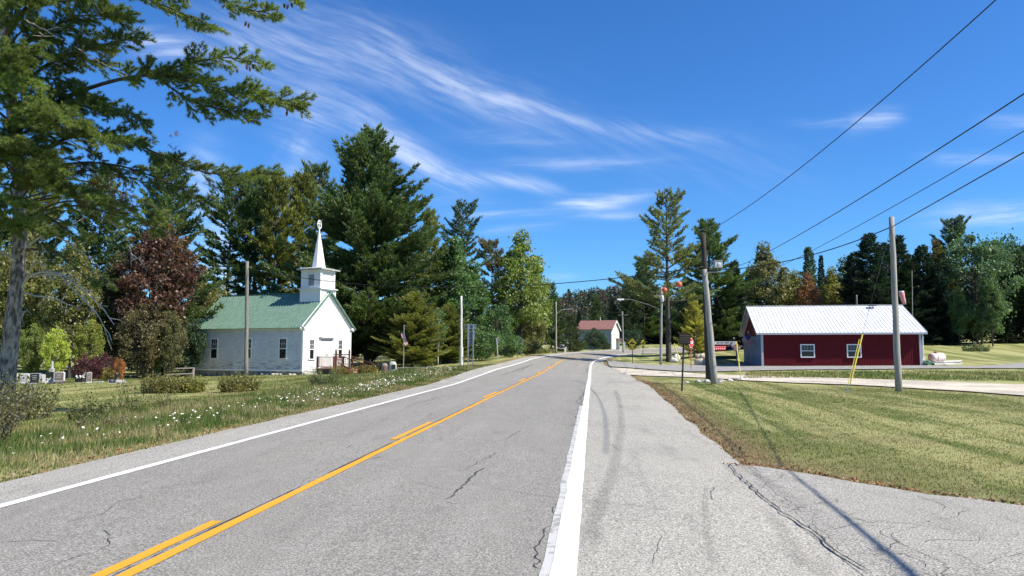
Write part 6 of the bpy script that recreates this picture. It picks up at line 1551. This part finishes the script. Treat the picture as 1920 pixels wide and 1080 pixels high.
    for k in range(12):       # thin, half bare lower boughs
        y0 = R.uniform(330, 470); x1 = R.uniform(90, 330); y1 = y0 + R.uniform(-20, 70); dd = R.uniform(-3, -.5)
        limb([(34, y0, 25.1), ((34 + x1) / 2, (y0 + y1) / 2 - 25, 25 + dd / 2), (x1, y1, 25 + dd)], .035, .35, .5, (.3, .8), .55, droop=.3)
    # bare and dying limbs
    deadlimb([(38, 480, 25), (80, 440, 24.5), (130, 455, 24), (185, 500, 23.6)], .05, 8)
    deadlimb([(40, 540, 25), (60, 515, 24.7), (110, 512, 24.3), (145, 535, 24), (190, 575, 23.8), (215, 610, 23.6)], .05, 16, .8)
    deadlimb([(42, 550, 25), (100, 560, 24.5), (150, 580, 24.2)], .03, 6); deadlimb([(50, 520, 25), (66, 490, 24.5), (85, 500, 24), (75, 450, 23.8)], .03, 8)
    deadlimb([(60, 520, 24.8), (110, 515, 24.4), (150, 555, 24), (190, 600, 23.8), (205, 650, 23.7)], .035, 10, .9)
    deadlimb([(40, 590, 25), (60, 592, 24.8)], .02, 2); deadlimb([(36, 500, 25), (0, 470, 24.4), (-40, 470, 24)], .05, 5)
    deadlimb([(45, 35, 22.8), (80, 55, 22.4), (130, 80, 22)], .03, 2); deadlimb([(160, 100, 22.2), (185, 115, 22), (210, 128, 21.8)], .025, 2)
    deadlimb([(130, 360, 24), (190, 400, 23.5), (240, 450, 23.2), (245, 500, 23)], .03, 9, .8); deadlimb([(60, 400, 24.6), (110, 430, 24.3), (160, 440, 24)], .03, 9, .9); deadlimb([(180, 330, 23.5), (230, 370, 23.2), (255, 395, 23)], .025, 7)
    limbs.build('limbs', BARK, root, True); pass
    P = np.concatenate(NP); D = np.concatenate(ND); L = np.concatenate(NL); print('needles', len(P))
    me = soup('needles', blades(P, D, L, np.full(len(P), .0135), R), 3); me.materials.append(NEEDLE); c = link('crown', me, None, root); c.color = (.155, .215, .052, 1)
    # browned clusters
    NP.clear(); ND.clear(); NL.clear()
    for k in range(70):
        p = np.array(loc((R.uniform(40, 400), R.uniform(250, 470), R.uniform(22, 24)))); 
        if R.uniform() < .5: p = np.array(loc((R.uniform(150, 260), R.uniform(300, 400), R.uniform(22.3, 23.6))))
        for _ in range(4): shoot(p + R.normal(0, .1, 3), unit(R.normal(0, 1, 3) + np.array([.3, 0, -.4])), .12, 20)
    P = np.concatenate(NP); D = np.concatenate(ND); L = np.concatenate(NL); me = soup('brown_needles', blades(P, D, L, np.full(len(P), .0135), R), 3); me.materials.append(NEEDLE); c = link('brown_needles', me, None, root); c.color = (.21, .125, .05, 1)
    CONE = M('pine_cone_scales', (.14, .065, .038), .8, c2=(.06, .03, .02), scale=30)
    for px, py, D_ in [(462, 122, 20.9), (468, 125, 20.9), (474, 120, 20.9), (445, 128, 21), (540, 200, 20.1), (546, 196, 20.1), (538, 208, 20.1), (533, 6, 19.4), (540, 8, 19.4), (546, 5, 19.4), (462, 40, 20.1), (467, 43, 20.1), (372, 52, 21), (470, 112, 20.9), (552, 192, 20.1)]:
        m = MB(); a = R.uniform(-.3, .3); m.lathe([(.008, 0), (.03, -.03), (.036, -.07), (.028, -.11), (.008, -.15)], 8, (0, 0, 0), Matrix.Rotation(a, 3, 'Y')); o = m.build('pine_cone', CONE, root, True); o.location = loc((px, py, D_))
near_pine()
#@@PART6
# ------------------------------------------------------------------ grass, weeds and flowers
def grass_mat(name, cols, sw=False):
    m, N, out = new_mat(name); isl = N.n('ShaderNodeNewGeometry').outputs['Random Per Island']; p = geo_pos(N)
    cr = N.n('ShaderNodeValToRGB'); cr.color_ramp.interpolation = 'CONSTANT'
    while len(cr.color_ramp.elements) < len(cols): cr.color_ramp.elements.new(.5)
    for e, (t, c) in zip(cr.color_ramp.elements, cols): e.position = t; e.color = (*c, 1)
    v = N.math('MINIMUM', .999, N.math('ADD', N.math('MULTIPLY', isl, .52), N.math('MULTIPLY', N.ramp(swath(N, p) if sw else N.noise(p, .55, 3, .6), .45, .56), .45))); N.set(cr.inputs[0], v)
    d = N.n('ShaderNodeBsdfDiffuse', ins={'Color': cr.outputs[0]}); t = N.n('ShaderNodeBsdfTranslucent', ins={'Color': cr.outputs[0]}); mx = N.n('ShaderNodeMixShader', ins={0: .3}); N.set(mx.inputs[1], d.outputs[0]); N.set(mx.inputs[2], t.outputs[0]); N.set(out.inputs[0], mx.outputs[0]); return m
GVERGE = grass_mat('verge_grass', [(0, (.07, .125, .03)), (.22, (.12, .175, .045)), (.42, (.19, .20, .075)), (.60, (.32, .29, .13)), (.76, (.46, .40, .22)), (.90, (.22, .15, .085))])
GLAWN = grass_mat('lawn_grass', [(0, (.11, .175, .04)), (.25, (.17, .21, .06)), (.45, (.27, .26, .10)), (.66, (.39, .35, .165)), (.88, (.25, .18, .10))], True)
GDRY = grass_mat('dry_edge_grass', [(0, (.21, .14, .075)), (.3, (.31, .22, .12)), (.6, (.40, .32, .19)), (.85, (.15, .17, .05))])

def road_xy(s, off): p = road_pt(s, off); return p[:, 0], p[:, 1]
R = np.random.RandomState(91)
def blades_at(x, y, h, w, lean, R, jit=.35):
    z = ground(x, y); n = len(x); D = unit(np.stack([R.normal(0, jit, n) + lean, R.normal(0, jit, n), np.ones(n)], 1)); return blades(np.stack([x, y, z - .01], 1), D, h, w, R)
# rough verge on the left
n = 120000; s = 2 + 58 * R.uniform(0, 1, n) ** 1.35; u = R.uniform(0, 1, n) ** 1.15 * (7.5 + s * .05); x, y = road_xy(s, EL - .02 - u)
nz = .5 + .5 * np.sin(x * 1.3 + np.sin(y * .7) * 2) * np.cos(y * .9 + x * .4)
h = np.interp(u, [0, .5, 1.2, 3.5, 5, 7, 11], [.05, .10, .22, .26, .24, .09, .05]) * (.6 + .6 * nz) * R.uniform(.5, 1.35, n); w = np.clip(.009 + s * .0006, .01, .05)
me = soup('verge_grass', blades_at(x, y, h, w, .1, R), 3); me.materials.append(GVERGE); tag(link('verge_grass', me), 'rough green and straw coloured grass along the left verge', 'grass', kind='stuff')
# mown lawn on the left, beyond the verge
n = 70000; y = 14 + 46 * R.uniform(0, 1, n) ** .9; x = -R.uniform(.12, .75, n) * y - 5; z, off, _ = ground(x, y, True); k = off < -5; x, y = x[k], y[k]
me = soup('church_lawn_grass', blades_at(x, y, R.uniform(.03, .08, len(x)), np.clip(y * .0011, .02, .06), 0, R), 3); me.materials.append(GLAWN); tag(link('church_lawn_grass', me), 'short mown grass between the verge and the graveyard', 'grass', kind='stuff')
# mown lawn on the right
n = 190000; y = 6 + 32 * R.uniform(0, 1, n) ** 1.25; x = y * R.uniform(.12, .80, n) + 1.5; z, off, _ = ground(x, y, True)
k = (off > .02) & (x < y * .74 + 2.2); k &= ~((x < apx(y) + .03) & (y < 11.0)); far_edge = np.interp(x / y, [.2, .25, .4, .55, .72], [44, 40, 33.5, 31.5, 26.8]); k &= y < far_edge
x, y, off = x[k], y[k], off[k]
ed = np.minimum(off, np.where(y < 13, np.abs(x - apx(y)) * .5 + np.maximum(y - 10.9, 0), 9)); dry = ed < R.uniform(.1, 1.0, len(x))
for nm, kk, m_, lab, hh in (('lawn_grass', ~dry, GLAWN, 'mown sunlit grass of the lawn on the right', (.02, .055)), ('dry_edge_grass', dry, GDRY, 'dry brown grass along the edge of the right shoulder and driveway', (.02, .065))):
    me = soup(nm, blades_at(x[kk], y[kk], R.uniform(*hh, kk.sum()), np.clip(.006 + y[kk] * .0009, .01, .04), 0, R, .8), 3); me.materials.append(m_); tag(link(nm, me), lab, 'grass', kind='stuff')
# fallen leaves and debris at both edges
n = 2600; s = 2 + 40 * R.uniform(0, 1, n) ** 1.5; side = R.uniform(size=n) < .55; off = np.where(side, EL - np.abs(R.normal(0, .18, n)) + .05, redge(s) + np.abs(R.normal(0, .22, n)) - .03); x, y = road_xy(s, off); k = ~((~side) & (y < 11)); x, y = x[k], y[k]
q1 = R.uniform(0, 1, 700); yy = 5.7 + 5.2 * q1; xx = apx(yy) + np.abs(R.normal(0, .12, 700)); x = np.concatenate([x, xx]); y = np.concatenate([y, yy]); z = ground(x, y) + .05
me = soup('fallen_leaves', leaves(np.stack([x, y, z], 1), R.uniform(.02, .06, len(x)), R, 1.5), 4); me.materials.append(leaf_mat('litter', (.24, .12, .06), .5, .1)); tag(link('fallen_leaves', me), 'small brown fallen leaves scattered along the pavement edges', 'leaves', kind='stuff')
# white flower heads on thin stems
def flowers(n, s, u, hh, name, lab, rr=(.009, .022)):
    x, y = road_xy(s, EL - u); z = ground(x, y); V = []; St = []
    for i in range(n):
        h = R.uniform(*hh); c = np.array([x[i], y[i], z[i] + h]); r_ = R.uniform(*rr) * (1 + s[i] * .012); t = R.normal(0, .35, 2); nrm = unit(np.array([t[0], t[1] - .25, 1.0])); a = unit(np.cross(nrm, [1, 0, .1])); b_ = np.cross(nrm, a)
        ring = [c + (a * math.cos(q_) + b_ * math.sin(q_)) * r_ * (.85 + .3 * R.uniform()) for q_ in np.arange(6) * PI / 3]; V += ring; w = .004; St += [c, np.array([x[i] - w, y[i], z[i]]), np.array([x[i] + w, y[i], z[i]])]
    me = soup(name, V, 6); me.materials.append(M('creamy_white_petals', (.78, .77, .70), .8)); return tag(link(name, me), lab, 'flowers', kind='stuff')
n = 620; s = np.concatenate([R.normal(30, 7, 330), R.uniform(14, 48, 180), R.normal(8.4, .5, 70), R.uniform(8, 14, 40)]); s = np.clip(s, 6, 52); u = np.abs(R.normal(0, 1, n)) * .9 + .6; u[510:580] = R.uniform(1.0, 2.0, 70)
flowers(n, s, u, (.15, .42), 'white_wildflowers', 'white wild flowers dotted along the left verge')

STEM = leaf_mat('weed_leaves', None, .45, .3, nscale=1.5)
def clump(px, D, w, h, n, col, label, name='weed_clump', lean=(0, 0), leafs=.05, woody=False, seed=1, cat='weeds', d=None, lw=9):
    b = gp(px, D); R = np.random.RandomState(seed); root = thing(name, label, cat, b); P = []; Dd = []; mb = MB(); LP = []
    for i in range(n):
        a = R.uniform(0, 6.28); rr = math.sqrt(R.uniform()) ; base = np.array([rr * math.cos(a) * w / 2, rr * math.sin(a) * (d or w * .6) / 2, 0]); hh = h * (.3 + 1.05 * R.uniform() ** 1.5) * (1 - .12 * rr)
        t = unit(np.array([base[0] * .9 / w + R.normal(0, .22) + lean[0], R.normal(0, .2) + lean[1], 1.0])); top = base + t * hh
        mb.tube([Vector(base), Vector((base + top) / 2 + R.normal(0, .02, 3)), Vector(top)], [.006, .005, .002] if not woody else [.014, .01, .004], 3, False)
        m_ = lw; s = R.uniform(.15 if not woody else .35, 1, m_); LP.append(base + t * hh * s[:, None] + R.normal(0, .04 + .02 * woody, (m_, 3)))
    mb.build('stems', TWIG if woody else M('weed_stems', (.16, .15, .06), .9), root)
    LP = np.concatenate(LP); me = soup('leaves', leaves(LP, leafs * R.uniform(.5, 1.4, len(LP)), R), 4); me.materials.append(STEM); c = link('leaves', me, None, root); c.color = (*col, 1); return root
clump(305, 33.5, 1.7, .80, 260, (.19, .17, .05), 'large clump of bronze green weeds on the lawn left of the church', seed=1, leafs=.075, lw=22)
clump(352, 33.8, 1.4, .70, 200, (.22, .215, .055), 'lighter weedy clump joined to the right of the large bronze clump', seed=2, leafs=.075, lw=22)
clump(448, 33.5, 1.6, .72, 240, (.19, .18, .05), 'weedy clump at the foot of the bare pole', seed=3, leafs=.07, lw=22)
clump(609, 36, 1.15, .78, 200, (.16, .21, .085), 'feathery grey green weed clump below the porch', seed=4, leafs=.05, lw=22)
clump(-32, 17.5, 1.4, 1.1, 90, (.15, .14, .06), 'dark tangled brushy shrub at the left edge', name='brush', lean=(.25, 0), woody=True, seed=5, leafs=.07, cat='shrub', lw=24)
clump(-72, 14.5, 1.4, .9, 90, (.14, .115, .05), 'second dark tangle of brush at the left edge nearer the road', name='brush', lean=(.35, 0), woody=True, seed=6, leafs=.06, cat='shrub', lw=24)
clump(18, 20.5, 2.0, 1.0, 140, (.14, .15, .04), 'lighter leafy brush at the foot of the near pine trunk', name='brush', woody=True, seed=61, leafs=.07, cat='shrub', lw=20)
clump(155, 19.5, .75, .65, 60, (.08, .11, .03), 'small leaning bushy weed in the middle of the left verge', name='weed', lean=(.45, 0), seed=7, leafs=.06, lw=16)
clump(219, 22, .35, 1.0, 16, (.09, .12, .04), 'tall weed with drooping stalks standing left in the verge', name='weed', lean=(.12, 0), seed=8, leafs=.05, lw=16)
clump(252, 22, .42, 1.25, 22, (.11, .12, .05), 'tallest verge weed with a leaning seed head', name='weed', lean=(.1, 0), seed=9, leafs=.055, lw=16)
clump(300, 24, .6, .6, 34, (.11, .12, .045), 'short bushy weed right of the tallest one', name='weed', seed=10, leafs=.05, lw=14)
clump(72, 20, .3, .95, 8, (.24, .22, .09), 'straw coloured stalk near the big pine trunk', name='weed', seed=11, leafs=.05, lw=6)
clump(190, 17.5, 1.2, .42, 70, (.16, .15, .07), 'low straw tinted tuft beside the leaning weed', name='weed', lean=(.3, 0), seed=12, leafs=.05, lw=8)
clump(640, 57.5, 1.4, .75, 120, (.24, .19, .035), 'golden shrub in front of the porch posts', name='shrub', seed=13, leafs=.09, cat='shrub', woody=True, lw=26)
clump(688, 60.5, 1.3, .65, 110, (.22, .18, .035), 'golden shrub right of the porch steps', name='shrub', seed=14, leafs=.09, cat='shrub', woody=True, lw=26)
clump(722, 63, 1.2, 1.25, 60, (.05, .08, .025), 'dark green shrub behind the brown memorial stone', name='shrub', seed=15, leafs=.1, cat='shrub', woody=True, lw=22)
clump(1830, 96, 3.2, .9, 120, (.10, .14, .05), 'low pale green weed clump alone in the far field', seed=16, leafs=.16, lw=12)
# rough unmown strip between the lane and the far pavement, right
n = 9000; px = R.uniform(1400, 2000, n); D = R.uniform(40, 58, n); x = (px - 960) / FP * D; me = soup('rough_strip_grass', blades_at(x, D + (x - 20) * -.12, R.uniform(.1, .24, n), np.full(n, .05), 0, R), 3); me.materials.append(GLAWN); tag(link('rough_strip_grass', me), 'rougher grass strip between the pale lane and the barn pavement', 'grass', kind='stuff')
n = 5000; px = R.uniform(780, 1045, n); t = (px - 780) / 265; D = 66 + 50 * t + R.uniform(0, 6, n); x = (px - 960) / FP * D; me = soup('bank_weeds', blades_at(x, D, R.uniform(.2, .9, n), np.full(n, .09), 0, R), 3); me.materials.append(GVERGE); tag(link('bank_weeds', me), 'tall weeds along the foot of the trees left of the bend', 'weeds', kind='stuff')
